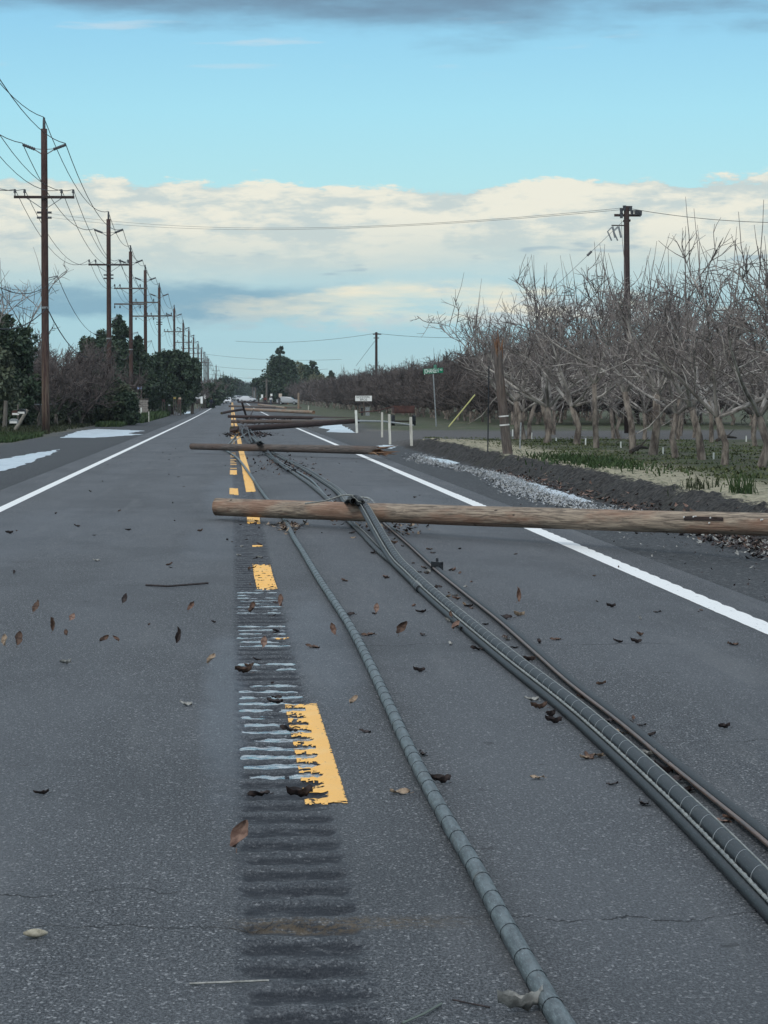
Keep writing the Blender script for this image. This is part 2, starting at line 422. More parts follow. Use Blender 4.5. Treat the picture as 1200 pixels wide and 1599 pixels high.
def puddle(pix, label, dz=.005, m=None, rag=.10):
    pts = [P(a, c, dz) for a, c in pix]
    n = len(pts); out = []
    for i in range(n):
        a, c = pts[i], pts[(i+1) % n]; k = 16
        for j in range(k):
            q = a.lerp(c, j/k); s_ = (c-a).length/k
            q = q + Vector((nz(q.x*3, q.y*.9, 1), nz(q.x*2, q.y*1.5, 9)*5, 0))*rag*2.0
            q.z = G(q.x, q.y)+dz; out.append(q)
    mb = MB(); mb.face(out)
    tag(mb.build('puddle', m or M_ripple), label, kind='structure')
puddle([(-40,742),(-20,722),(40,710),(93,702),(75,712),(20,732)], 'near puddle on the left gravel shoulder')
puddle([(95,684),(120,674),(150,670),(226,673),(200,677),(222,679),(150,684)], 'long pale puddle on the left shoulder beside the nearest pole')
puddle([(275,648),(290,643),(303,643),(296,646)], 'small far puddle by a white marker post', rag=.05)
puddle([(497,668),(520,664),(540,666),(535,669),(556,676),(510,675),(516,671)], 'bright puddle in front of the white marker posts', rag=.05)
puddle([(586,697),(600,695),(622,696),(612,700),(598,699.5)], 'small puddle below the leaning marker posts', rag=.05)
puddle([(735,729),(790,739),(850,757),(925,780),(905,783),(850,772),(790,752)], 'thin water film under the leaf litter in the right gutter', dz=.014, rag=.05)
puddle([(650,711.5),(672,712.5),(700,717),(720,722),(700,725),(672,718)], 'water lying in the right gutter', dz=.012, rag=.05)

# ------------------------------------------------------------------ painted lines
def f_white(t, b):
    o = t.obj(); n = t.noise(t.scale(o, (2,.5,1)), 12, 6, .75)
    c = t.mix(t.ss(n, .42, .30), (.78,.79,.78), (.30,.32,.34))
    c = t.mix(t.m('MULTIPLY', t.ss(t.noise(o, 90, 3, .7), .58, .75), .5), c, (.2,.21,.22))
    t.put(b.inputs['Base Color'], c)
    wv = t.m('SINE', t.m('MULTIPLY', t.sep(o)[1], 2*math.pi/.30))
    t.put(b.inputs['Normal'], t.bmp(wv, .5, .004))
M_white = mat('white_road_paint', f_white, rough=.6)
def f_yellow(t, b):
    o = t.obj(); n = t.noise(t.scale(o, (1.5,.8,1)), 20, 6, .75)
    c = t.mix(t.ss(n, .40, .28), (.86,.47,.11), (.16,.13,.10))
    c = t.mix(t.m('MULTIPLY', t.ss(t.noise(o, 130, 3, .7), .60, .72), .55), c, (.25,.2,.13))
    c = t.mix(t.m('MULTIPLY', t.ss(t.noise(o, 3, 3, .6), .45, .7), .25), c, (.80,.60,.30))
    t.put(b.inputs['Base Color'], c)
    t.put(b.inputs['Normal'], t.bmp(t.noise(o, 160, 3, .7), .4, .003))
M_yel = mat('yellow_road_paint', f_yellow, rough=.6)
def strip(name, x0f, x1f, ys_, m, label, jag=.008, off=.004):
    mb = MB(); pr = None
    for yv in ys_:
        z = prof(yv)+off
        a = Vector((x0f(yv)+jag*nz(1, yv, 3, 11), yv, z)); c = Vector((x1f(yv)+jag*nz(5, yv, 8, 11), yv, z))
        if pr: mb.face([pr[0], pr[1], c, a])
        pr = (a, c)
    return tag(mb.build(name, m), label, kind='structure')
yl = list(np.arange(6, 90, .12))+list(np.arange(90, 860, 4))
strip('white_edge_line', lambda y: 3.76+.02*(y > 60), lambda y: 3.95+(.018*abs(math.sin(math.pi*y/.6)) if y < 45 else 0), yl, M_white, 'right white edge line with ribbed outer edge')
strip('white_edge_line', lambda y: -3.58, lambda y: -3.41, yl, M_white, 'left white edge line')
def cx(y):                                  # centre of the right yellow stripe
    return float(np.interp(y, [9, 11, 14, 24, 33, 46, 60, 85, 200], [.385,.385,.372,.295,.285,.345,.33,.30,.28]))
def hr(x, y): return max(rz(x, y), prof(y)-.0115)
def yellow_seg(y0, y1, left=False, wd=.178, label=None):
    """paint that follows the milled strip: missing in the grooves, solid beside them"""
    mb = MB(); st = .012 if y0 < 15 else .03; n = 40 if y0 < 15 else 20
    yv = y0
    while yv < y1-1e-6:
        c0 = (.035 if left else cx(yv))
        for i in range(n):
            xa = c0-wd/2+wd*i/n; xb = xa+wd/n; xm = (xa+xb)/2
            ym = yv+st/2; d = prof(ym)-rz(xm, ym)
            edge = min(i, n-1-i)*9.0/n
            wear = nz(xm, ym, 4, 26)+.6*nz(xm, ym, 1, 60)
            lim = (.0078 if ym < 18 else .0135)+.005*wear
            if xm > c0+.02 and ym < 18: lim += .006
            if d > lim and ym < 60: continue
            if ym < 18 and i < n*.28 and wear > .18: continue
            if ym < 18 and i > n*.8 and xm > c0+wd/2-.006-.006*wear: continue
            if edge < .5 and wear > .35: continue
            if (yv-y0 < .05 or y1-yv < .08) and wear > .05: continue
            pts = []
            for (xx, yy) in ((xa,yv),(xb,yv),(xb,yv+st),(xa,yv+st)):
                dip = rz(xx, yy)
                pts.append(Vector((xx, yy, dip+.0042)))
            mb.face(pts)
        yv += st
    return tag(mb.build('yellow_line', M_yel), label, kind='structure')
yellow_seg(10.4, 13.85, label='nearest yellow centre line dash, worn over the rumble grooves')
yellow_seg(17.66, 17.83, wd=.11, label='small remnant of yellow paint')
yellow_seg(22.4, 25.75, label='second yellow centre line dash')
yellow_seg(28.95, 29.3, wd=.12, label='thin remnant of yellow paint before the near fallen pole')
yellow_seg(34.4, 36.6, label='yellow paint under the near fallen pole')
yellow_seg(46.3, 60, label='yellow centre line between the fallen poles')
mbl = []
for y0, y1 in ((44.9,48.2),(56.9,60.5)): yellow_seg(y0, y1, left=True, wd=.16, label='patch of the left yellow centre line')
mb = MB()
yv = 60.0
while yv < 175:
    if nz(3, yv, 2, .35) > -.15:
        z = prof(yv)+.005; mb.face([Vector((-.04,yv,z)),Vector((.12,yv,z)),Vector((.12,yv+.6,z)),Vector((-.04,yv+.6,z))])
    yv += 1.8 if yv < 110 else .6
tag(mb.build('yellow_line', M_yel), 'worn left yellow centre line seen in rungs', kind='structure')
mb = MB()
for yv in list(np.arange(60.0, 175, .5)):
    z = prof(yv)+.005; z2 = prof(yv+.5)+.005; mb.face([Vector((cx(yv)-.08,yv,z)),Vector((cx(yv)+.09,yv,z)),Vector((cx(yv+.5)+.09,yv+.5,z2)),Vector((cx(yv+.5)-.08,yv+.5,z2))])
tag(mb.build('yellow_line', M_yel), 'far solid yellow centre line', kind='structure')
for xo in (-.04, .2):
    mb = MB()
    for yv in np.arange(175, 700, 5.0):
        z = prof(yv)+.006; z2 = prof(yv+5)+.006; mb.face([Vector((xo,yv,z)),Vector((xo+.15,yv,z)),Vector((xo+.15,yv+5,z2)),Vector((xo,yv+5,z2))])
    tag(mb.build('yellow_line', M_yel), 'double yellow centre line running into the distance', kind='structure')

# ------------------------------------------------------------------ wood and poles
def f_wood(c1, c2, c3):
    def fn(t, b):
        o = t.obj()
        g = t.noise(t.scale(o, (.9, 14, 14)), 3, 6, .7, .6)
        g2 = t.noise(t.scale(o, (.5, 30, 30)), 4, 4, .7)
        big = t.noise(t.scale(o, (.8, 3, 3)), 1.2, 4, .6)
        c = t.mix(t.ss(g, .35, .65), c1, c2)
        c = t.mix(t.m('MULTIPLY', t.ss(big, .45, .65), .7), c, c3)
        ck = t.ss(g2, .61, .67)
        c = t.mix(t.m('MULTIPLY', ck, .8), c, (.02,.016,.013))
        kn = t.ss(t.vor(t.scale(o, (.8, 2.0, 2.0)), 2.2), .085, .04)
        c = t.mix(kn, c, (.03,.02,.015))
        t.put(b.inputs['Base Color'], c)
        t.put(b.inputs['Normal'], t.bmp(t.m('SUBTRACT', g, ck), .8, .02))
    return fn
M_pine = mat('weathered_pine', f_wood((.13,.105,.085), (.42,.34,.26), (.27,.15,.10)), rough=.8, spec=.2)
M_greywood = mat('grey_weathered_wood', f_wood((.065,.058,.055), (.17,.145,.13), (.12,.085,.07)), rough=.85, spec=.2)
M_dkwood = mat('dark_creosote_wood', f_wood((.028,.022,.022), (.07,.05,.046), (.05,.032,.03)), rough=.85, spec=.2)
M_raw = mat('raw_split_wood', f_wood((.12,.065,.045), (.30,.19,.12), (.22,.11,.07)), rough=.85, spec=.1)
M_endg = speckled('mossy_end_grain', (.035,.032,.016), (.10,.085,.045), 20)
def f_standing(t, b):                       # vertical poles: z is the length
    o = t.obj(); x, y, z = t.sep(o)
    g = t.noise(t.scale(o, (14,14,.8)), 3, 5, .7, .5)
    c = t.mix(t.ss(g, .35, .7), (.038,.024,.023), (.105,.062,.052))
    c = t.mix(t.m('MULTIPLY', t.ss(z, 7, 1), t.m('MULTIPLY', t.ss(t.noise(t.scale(o,(6,6,.4)), 2, 3, .6), .45, .6), .7)), c, (.17,.13,.095))
    t.put(b.inputs['Base Color'], c); t.put(b.inputs['Normal'], t.bmp(g, .5, .02))
M_pole = mat('brown_treated_pole', f_standing, rough=.85, spec=.2)
M_insu = speckled('grey_insulator', (.045,.05,.058), (.10,.105,.115), 9, rough=.4)
M_steel = speckled('galvanised_steel', (.16,.18,.19), (.30,.32,.33), 15, rough=.5)
M_blk = speckled('black_rubber', (.010,.012,.015), (.03,.034,.04), 20, rough=.45)
M_tagw = speckled('white_reflective_tag', (.6,.6,.58), (.75,.75,.72), 9, rough=.5)

def log_mesh(p0, p1, r0, r1, m, name, parent, splinter=False, nseg=26, sides=22, seed=1, slant=0):
    """round log from p0 to p1, built along its own x axis"""
    d = p1-p0; L = d.length
    q = d.to_track_quat('X', 'Z')
    mb = MB(); rings = []
    for i in range(nseg+1):
        t = i/nseg; r = r0+(r1-r0)*t
        pts = []
        for j in range(sides):
            an = 2*math.pi*j/sides
            cr = 0
            dd = abs(((an-2.2-.15*math.sin(t*9+seed)+math.pi) % (2*math.pi))-math.pi)
            if dd < .18: cr = -.05
            rr = r*(1+.035*nz(t*L*.6, math.cos(an)*1.3, math.sin(an)*1.3+seed)+cr)
            xx = t*L
            if slant and i <= 1: xx += slant*(.5-.5*math.cos(an))*(1-i*.9)
            if splinter and i == nseg: xx += .9*abs(nz(an*1.7, seed, 2))*1.5 - .1
            if splinter and i == nseg-1: xx += .25*nz(an*2.1, seed, 7)
            pts.append(Vector((xx, rr*math.cos(an), rr*math.sin(an)+.02*math.sin(t*3.0+seed))))
        rings.append(len(mb.v)); mb.v.extend(pts)
    for i in range(nseg):
        for j in range(sides):
            j2 = (j+1) % sides
            mb.f.append((rings[i]+j, rings[i+1]+j, rings[i+1]+j2, rings[i]+j2)); mb.mi.append(0)
    mb.f.append(tuple(rings[0]+j for j in range(sides))[::-1]); mb.mi.append(1)
    c = len(mb.v); mb.v.append(Vector((L-.05, 0, 0)))
    for j in range(sides):
        mb.f.append((rings[-1]+j, rings[-1]+(j+1) % sides, c)[::-1]); mb.mi.append(2)
    o = mb.build(name, [m, M_endg, M_raw], parent, smooth=True)
    for p_ in o.data.polygons:
        if p_.material_index > 0 or len(p_.vertices) > 4: p_.use_smooth = False
    return o, q, L
def splinters(L, r, n, seed, parent, ln=1.4):
    rr = random.Random(seed)
    for k in range(n):
        an = rr.uniform(0, 6.28); l = rr.uniform(.35, 1)*ln
        y, z = .7*r*math.cos(an), .7*r*math.sin(an)
        mb = MB(); x0 = L-.25
        p = [Vector((x0, y, z)), Vector((x0+l*.5, y*1.05+rr.uniform(-.05,.05), z*1.1+rr.uniform(-.03,.03))), Vector((x0+l, y*1.3+rr.uniform(-.12,.12), z*1.3+rr.uniform(-.08,.08)))]
        mb.tube(p, [rr.uniform(.02,.04), rr.uniform(.012,.03), .003], 4)
        mb.build('splinter', M_raw, parent)
def fallen_pole(p0, p1, r0, r1, m, label, splinter=False, seed=1, spn=0, slant=0):
    q = (p1-p0).to_track_quat('X', 'Z')
    e = empty('fallen_utility_pole', p0, label=label, cat='utility pole', group='broken utility poles lying across the road')
    e.rotation_euler = q.to_euler()
    o, q, L = log_mesh(p0, p1, r0, r1, m, 'pole_shaft', e, splinter, seed=seed, slant=slant)
    if spn: splinters(L, r1, spn, seed, e)
    return e, L

a0, a1 = at(332, 792, 35.7), at(1200, 817, 25.9)
a2 = a0+(a1-a0)*1.32
logA, LA = fallen_pole(a0, a2, .122, .117, M_pine, 'thick pale brown broken pole lying across the right lane, nearest to the viewer', seed=3, slant=.20)
for k, (lx, ang) in enumerate(((10.2,2.5),(10.62,2.5),(10.6,3.3),(10.35,2.4),(11.4,2.6))):
    mb = MB(); mb.tube([Vector((lx, -.119*abs(math.cos(ang))*1, .119*math.sin(ang)*.6)), Vector((lx, -.132, .119*math.sin(ang)*.6))], .009, 8)
    mb.build('nail_tag', M_tagw, logA)
mb = MB()
mb.box((10.5, -.121, .032), (.62, .006, .04)); mb.build('dark_patch', M_dkwood, logA)  # thin dark strip on the front of the log, near its right end
b0, b1 = at(300, 696.5, 80), at(588, 705, 72)
logB, LB = fallen_pole(b0, b1, .10, .125, M_greywood, 'grey broken pole across the road just beyond the nearest one, right end splintered', True, 5, 7)
c0, c1 = at(362, 671, 130), at(560, 657, 137)
logC, LC = fallen_pole(c0, c1, .15, .13, M_dkwood, 'dark broken pole with tangled hardware, third from the viewer', seed=9)
mb = MB(); mb.tube([at(553,657.5,136.8), at(600,658.5,134), at(646,664.5,131)], [.06,.05,.04], 7)
tag(mb.build('broken_crossarm', M_steel), 'long thin grey pole tip resting behind the leaning white posts', 'pole piece')
d0, d1 = at(362, 658, 172), at(540, 659, 168)
fallen_pole(d0, d1, .12, .13, M_greywood, 'brown broken pole, fourth across the road', seed=11)
e0, e1 = at(357, 650.5, 212), at(560, 655, 205)
fallen_pole(e0, e1, .12, .14, M_dkwood, 'dark broken pole, fifth across the road', seed=12)
f0, f1 = at(346, 645.8, 268), at(379, 639.5, 272)
fallen_pole(f0, f1, .13, .13, M_dkwood, 'short tilted piece of snapped pole left of the centre line', seed=13)
f2, f3 = at(380, 640, 275), at(490, 644, 262)
fallen_pole(f2, f3, .16, .18, M_pine, 'tan broken pole, sixth across the road', seed=14)
fallen_pole(at(358,634.6,400), at(470,637,392), .16, .17, M_greywood, 'grey broken pole, seventh across the road', seed=15)
fallen_pole(at(404,632,430), at(446,637.5,380), .16, .18, M_pine, 'brown broken pole slanting off the road on the right', seed=16)
fallen_pole(at(372,628,560), at(450,631,540), .17, .19, M_dkwood, 'farthest dark pole lying across the road', seed=17)
# crossarm pieces and hardware tangled with pole C
def arm(pts, r, m, label, name='broken_crossarm', cat='crossarm', n=4):
    mb = MB(); mb.tube(pts, r, n); return tag(mb.build(name, m), label, cat)
arm([at(386,655,215), at(378,628.5,212)], .09, M_dkwood, 'dark crossarm standing up from the fifth fallen pole')
arm([at(361,674,127.5), at(373,671,127.2)], .13, M_dkwood, 'short dark crossarm end lying beside the third fallen pole')
arm([at(371,657,170), at(380,662,166)], .07, M_dkwood, 'black crossarm stub lying before the fourth fallen pole')
arm([at(396,640,250), at(390,652,214), at(385,660,180)], .05, M_dkwood, 'dark slanting crossarm lying over two far fallen poles')
for k in range(6):
    p = at(376+k*2.2, 672+.6*(k % 3), 126.5-.2*k)
    mb = MB(); mb.tube([p, p+Vector((.1*rnd.uniform(-1,1), .1, .18))], [.07,.05], 8); mb.tube([p+Vector((.02,.02,-.06)), p+Vector((.02,.02,-.01))], .09, 8)
    tag(mb.build('insulator', M_insu), 'dark insulator among the hardware on the third fallen pole', 'insulator', 'insulators tangled at the third fallen pole')

# ------------------------------------------------------------------ standing poles on the left
def standing_pole(base, H, style, label, group='standing utility poles along the left roadside', lean=0):
    e = empty('utility_pole', base, label=label, cat='utility pole', group=group)
    mb = MB(); n = 10
    mb.tube([Vector((lean*t*t, 0, H*t)) for t in [i/8 for i in range(9)]], [.20-.045*t for t in [i/8 for i in range(9)]], 14)
    mb.build('shaft', M_pole, e, smooth=True)
    tx = lean
    if style >= 0:
        mb = MB(); mb.tube([Vector((tx,0,H-.02)), Vector((tx,0,H+.35)), Vector((tx,0,H+.55))], [.075,.07,.05], 8); mb.build('top_pin', M_insu, e)
    if style in (0, 1, 2):
        for s in (-1, 1):
            mb = MB(); z = H-.95+.0
            mb.tube([Vector((tx+s*.12,0,z-.28)), Vector((tx+s*.5,0,z-.05))], .03, 6)
            mb.tube([Vector((tx+s*.12,0,z-.05)), Vector((tx+s*.5,0,z-.02))], .02, 6)
            mb.build('insulator_bracket', M_steel, e)
            mb = MB(); L0 = Vector((tx+s*.45,0,z-.05)); L1 = Vector((tx+s*1.05,0,z+.18)); kk = 12
            mb.tube([L0.lerp(L1, i/kk) for i in range(kk+1)], [(.085 if i % 2 else .06) for i in range(kk)]+[.05], 8)
            mb.build('post_insulator', M_insu, e)
    za = [] if style < 0 else ([H-3.35] if style in (0, 1) else [H-3.3, H-4.7] if style == 2 else [H-2.0])
    for k, z in enumerate(za):
        mb = MB(); mb.box((tx, -.2, z), (2.95, .10, .13)); mb.build('crossarm', M_greywood if style else M_dkwood, e)
        for s in (-1, 1):
            mb = MB(); mb.tube([Vector((tx+s*.85,-.2,z-.05)), Vector((tx+s*.1,-.17,z-.55))], .02, 5); mb.build('brace', M_steel, e)
        for xx in (-1.42, -.95, .85, 1.42):
            sg = -1 if (k == 1) else 1
            mb = MB(); mb.tube([Vector((tx+xx,-.2,z+sg*.05)), Vector((tx+xx,-.2,z+sg*.2)), Vector((tx+xx,-.2,z+sg*.21)), Vector((tx+xx,-.2,z+sg*.38))], [.025,.03,.075,.05], 8)
            mb.build('pin_insulator', M_insu, e)
    if style == 0:
        for z in (H-4.1, H-4.35):
            for s in (-1, 1):
                mb = MB(); mb.tube([Vector((tx+s*.15,-.2,z)), Vector((tx+s*.36,-.2,z))], .055, 8); mb.build('spool_insulator', M_insu, e)
    if style >= 0:
        mb = MB(); z = H-7.3
        mb.tube([Vector((tx+.14,-.05,z)), Vector((tx+.65,-.05,z+.12))], .03, 5); mb.tube([Vector((tx+.14,-.05,z-.12)), Vector((tx+.65,-.05,z+.05))], .02, 5); mb.build('bracket', M_steel, e)
        mb = MB(); mb.tube([Vector((tx,0,H-8.8)), Vector((tx,0,H-8.7))], .20, 12); mb.build('cable_clamp', M_steel, e)
    return e
PZ = [127, 189.7, 230.8, 263.8, 304, 374, 443, 495, 548, 615, 676, 729, 780, 815, 850, 1000, 1230]
PX = [-9.15, -9.0, -9.0, -8.8, -8.5, -8.3, -8.3, -8.2, -8.1, -8.0, -7.9, -7.8, -7.8, -7.7, -7.6, -6, -4]
ST = [0, 0, 2, 2, 0, 1, 1, 1, 1, 1, 1, 3, 3, 3, 3, 3, 3]
ordn = ['nearest', 'second', 'third', 'fourth', 'fifth', 'sixth', 'seventh', 'eighth', 'ninth', 'tenth', 'eleventh', 'twelfth', 'thirteenth', 'fourteenth', 'fifteenth', 'sixteenth', 'farthest']
sty = {0: 'with one wide crossarm below slanted insulators', 1: 'with slanted insulators and thin crossarm', 2: 'with two stacked crossarms', 3: 'small and thin in the distance'}
HP = 15.0
poles = [(-9.2, 66, 15.0)]
for i, (x, y) in enumerate(zip(PX, PZ)):
    H = HP-(prof(y)*.9)
    standing_pole(Vector((x, y, G(x, y)-.05)), H, ST[i], f'{ordn[i]} standing utility pole on the left roadside, {sty[ST[i]]}')
    poles.append((x, y, H+G(x, y)-.05))
M_wire = mat('wire', color=(.03,.032,.036), rough=.6)
M_cable = mat('telephone_cable', color=(.018,.02,.024), rough=.8, spec=.2)
def span(a, b_, sag, k=14):
    return [a.lerp(b_, i/k)-Vector((0,0,4*sag*(i/k)*(1-i/k))) for i in range(k)]
def run(off, dzf, r, sagk, label, m=M_wire, n0=0, name='overhead_wire'):
    pts = []
    for i in range(n0, len(poles)-1):
        x, y, h = poles[i]; x2, y2, h2 = poles[i+1]
        L = y2-y
        pts += span(Vector((x+off, y-.2, h+dzf)), Vector((x2+off, y2-.2, h2+dzf)), sagk*L)
    x, y, h = poles[-1]; pts.append(Vector((x+off, y, h+dzf)))
    mb = MB(); mb.tube(pts, r, 4, cap=False); return tag(mb.build(name, m), label, 'wire', 'wires strung along the left poles')
run(0, .55, .021, .022, 'topmost wire on the tips of the left poles')
run(-1.05, -.72, .021, .022, 'wire on the left slanted insulators of the poles')
run(1.05, -.72, .021, .022, 'wire on the right slanted insulators of the poles')
for xo, wl in ((-1.42,'outer left'), (-.95,'inner left'), (.85,'inner right'), (1.42,'outer right')):
    run(xo, -2.97, .016, .026, f'wire on the {wl} pin of the left pole crossarms')
run(.62, -7.2, .016, .032, 'lone wire hanging from the side brackets of the left poles', M_cable)
run(.1, -8.75, .03, .030, 'thick communication cable hanging low along the left poles', M_cable)

# poles on the right, with wires over the road
pr_ = at(978, 545, 125); pr_.z = G(pr_.x, 125)
eR = empty('utility_pole', pr_, label='dark utility pole with cutout fuses standing behind the right orchard trees', cat='utility pole')
HR = at(978, 322, 125).z-pr_.z
mb = MB(); mb.tube([Vector((.12,0,0)), Vector((.05,0,HR*.5)), Vector((0,0,HR))], [.19,.16,.13], 14); mb.build('shaft', M_dkwood, eR, smooth=True)
mb = MB(); mb.box((.05, 0, HR-.45), (1.3,.11,.12)); mb.box((.05, .2, HR-.7), (.3,.5,.10)); mb.build('crossarm', M_dkwood, eR)
for xx, zz in ((-.35,.0),(-.15,.12),(.25,.1),(.6,-.1),(.75,-.1),(.35,-.1),(-.35,-.25),(.9,-.12)):
    mb = MB(); mb.tube([Vector((xx*.75,-.08,HR-.35+zz)), Vector((xx*.75,-.08,HR-.1+zz))], [.07,.09], 8); mb.build('insulator', M_insu, eR)
for xx in (-.75, -.45):
    mb = MB(); mb.tube([Vector((xx,-.1,HR-1.05)), Vector((xx-.2,-.15,HR-1.25)), Vector((xx,-.15,HR-1.7))], .035, 6); mb.tube([Vector((xx+.05,-.1,HR-1.0)), Vector((xx+.18,-.1,HR-1.55))], .05, 7)
    mb.build('fuse_cutout', M_steel, eR)
mb = MB(); mb.tube([Vector((-.75,-.1,HR-.95)), Vector((0,0,HR-.95))], .03, 5); mb.build('bracket', M_dkwood, eR)
def wire(pts, r, label, group=None, name='overhead_wire', m=M_wire):
    mb = MB(); mb.tube(pts, r, 4, cap=False); return tag(mb.build(name, m), label, 'wire', group)
tp = at(972, 325, 125); lp = at(75, 333, 232)
for k, (dyy, lab) in enumerate(((0,'upper wire crossing the sky from the left poles to the right pole'), (4,'lower wire crossing the sky from the left poles to the right pole'))):
    wire(span(tp+Vector((0,0,-.08*k)), lp+Vector((0,0,-.35*k)), 1.15-.1*k, 40)+[lp+Vector((0,0,-.35*k))], .009, lab)
wire(span(at(985,326,125), at(1290,347,118), .25, 16)+[at(1290,347,118)], .013, 'wire running right from the dark orchard pole')
wire(span(at(974,345,125), at(860,455,105), .0, 6)+[at(860,455,105)], .012, 'slanting guy wire left of the dark orchard pole', name='guy_wire')
mb = MB(); p = at(921,396,116); mb.tube([p-Vector((.1,0,.1)), p+Vector((.1,0,.1))], .06, 6); tag(mb.build('strain_insulator', M_insu), 'small dark insulator on the slanting guy wire', 'insulator')
for k, (xa, ya, xb, yb, Y) in enumerate(((985,470,1240,474,210),(1005,484,1240,487,215))):
    wire([at(xa,ya,Y), at(xb,yb,Y)], .02, ['higher thin line seen through the right treetops','lower thin line seen through the right treetops'][k])
ps = at(588, 570, 330); ps.z = G(ps.x, 330); HS = at(588, 519, 330).z-ps.z
eS = empty('utility_pole', ps, label='lone thin utility pole rising behind the far orchard', cat='utility pole')
mb = MB(); mb.tube([Vector((0,0,0)), Vector((0,0,HS))], [.2,.16], 10); mb.build('shaft', M_dkwood, eS)
mb = MB(); mb.box((.1,0,HS-.25), (1.1,.12,.14)); mb.box((.0,0,HS-.75), (.7,.12,.12)); mb.build('crossarm', M_dkwood, eS)
wire(span(at(586,521,330), at(368,533,420), 0.6, 16)+[at(368,533,420)], .022, 'faint wire from the lone far pole toward the left')
wire(span(at(590,521,330), at(760,526,320), 0.3, 8)+[at(760,526,320)], .022, 'faint wire from the lone far pole into the orchard')
wire([at(588,530,330), at(556,572,330)], .02, 'guy wire of the lone far pole', name='guy_wire')
for k, (ya, yb) in enumerate(((553,560),(571,575),(585,590),(592,594))):
    wire(span(at(318+k*5,ya,700+60*k), at(560-k*25,yb,640+60*k), 1.0, 10), .03, ['topmost','second','third','lowest'][k]+' faint far wire crossing above the road end')

# ------------------------------------------------------------------ broken stumps and stakes on the right
def stump(base, top, r, label, spn=6):
    e = empty('broken_pole_stump', base, label=label, cat='pole stump')
    e.rotation_euler = (top-base).to_track_quat('X', 'Z').to_euler()
    o, q, L = log_mesh(base, top, r, r*.88, M_greywood, 'stump_shaft', e, True, nseg=12, seed=21)
    splinters(L, r*.9, spn, 5, e, ln=.55)
    return e, L
sb = P(793, 710, .30); sb.z -= .1; stp = at(778, 545, sb.y)
eST, LST = stump(sb, stp, .125, 'leaning broken pole stump with splintered top and two white bands')
for kx in ((640-709)*-1, ):
    pass
for t in (.30, .38):
    mb = MB(); x = LST*t
    mb.tube([Vector((x,0,0)), Vector((x+.035,0,0))], .126, 14, cap=False); mb.build('white_band', M_tagw, eST)
# pipe stake, thin dark post, street sign, guards
def post(px, ptop, pbase, dz, r, m, label, name, cat, group=None, px2=None, n=6, box=None):
    b_ = P(px, pbase, dz); t_ = at(px if px2 is None else px2, ptop, b_.y)
    b_.z -= .15
    mb = MB(); 
    if box: 
        mb.box((b_+t_)/2, (box[0], box[1], 1))
        for v_ in mb.v:
            up_ = v_.z > (b_.z+t_.z)/2; c_ = t_ if up_ else b_; m_ = (b_+t_)/2
            v_.x += c_.x-m_.x; v_.y += c_.y-m_.y; v_.z = c_.z
    else: mb.tube([b_, t_], r, n)
    return tag(mb.build(name, m), label, cat, group)
M_pale = speckled('pale_painted_wood', (.42,.41,.36), (.62,.61,.55), 6, sc=(3,3,.5))
M_whitepost = speckled('white_plastic_marker', (.60,.62,.58), (.75,.77,.72), 5)
post(812, 660, 702, .3, .025, M_steel, 'thin grey metal stake just right of the leaning stump', 'metal_stake', 'stake', px2=814)
post(762, 572, 706, .3, .018, M_blk, 'thin dark rod standing left of the leaning stump', 'metal_stake', 'stake', px2=764)
post(597, 644, 680, .12, .05, M_pale, 'left one of the three pale posts at the end of the soil bank', 'marker_post', 'marker post', 'pale marker posts right of the road', box=(.085,.05))
post(609.5, 647, 688, .2, .05, M_pale, 'middle one of the three pale posts at the end of the soil bank', 'marker_post', 'marker post', 'pale marker posts right of the road', px2=608, box=(.085,.05))
post(643, 651.5, 689.5, .3, .05, M_pale, 'right one of the three pale posts at the end of the soil bank', 'marker_post', 'marker post', 'pale marker posts right of the road', px2=641.5, box=(.09,.05))
post(558, 641, 676.5, 0, .05, M_whitepost, 'white marker post standing before the third fallen pole tip', 'marker_post', 'marker post', 'pale marker posts right of the road', px2=556, box=(.12,.04))
post(482, 634, 643, 0.05, .08, M_pale, 'short pale post far right of the road', 'marker_post', 'marker post')
post(466.5, 614, 641, .05, .16, M_pine, 'far broken pole stump standing at the edge of the orchard', 'broken_pole_stump', 'pole stump', n=10)
mb = MB(); mb.tube([at(701,667,128), at(742,617,129)], .035, 8)
tag(mb.build('guy_guard', mat('yellow_guard', color=(.42,.41,.15), rough=.5)), 'slanting yellow guy wire guard right of the street sign', 'guard')
post(742, 500, 617, 5, .012, M_wire, 'thin guy wire above the yellow guard', 'guy_wire', 'wire', px2=850) if False else None
# text
def text_part(body, size, loc, rot, m, parent, name='lettering', w_=None, align='CENTER'):
    cu = bpy.data.curves.new(name, 'FONT'); cu.body = body; cu.size = size; cu.align_x = align; cu.align_y = 'CENTER'; cu.extrude = .001; cu.offset = size*.004
    tmp = bpy.data.objects.new('tmp', cu); COL.objects.link(tmp)
    dg = bpy.context.evaluated_depsgraph_get(); dg.update()
    me = bpy.data.meshes.new_from_object(tmp.evaluated_get(dg)); me.materials.clear(); me.materials.append(m)
    bpy.data.objects.remove(tmp)
    o = linkmesh(name, me, parent); o.location = loc; o.rotation_euler = rot
    if w_:
        xsn = [v_.co.x for v_ in me.vertices]; wd = max(xsn)-min(xsn)
        o.scale = (w_/wd, 1, 1)
    return o
M_green = mat('sign_green', color=(.0,.20,.10), rough=.35)
M_swhite = mat('sign_white', color=(.86,.88,.86), rough=.4)
M_sblack = mat('sign_black', color=(.02,.02,.022), rough=.5)
sb_ = P(682, 667, .22); sy = sb_.y
eJ = empty('street_sign', sb_, label='green street name sign reading JOHANSEN on a thin leaning post', cat='street sign')
tj = at(677, 584, sy)-sb_
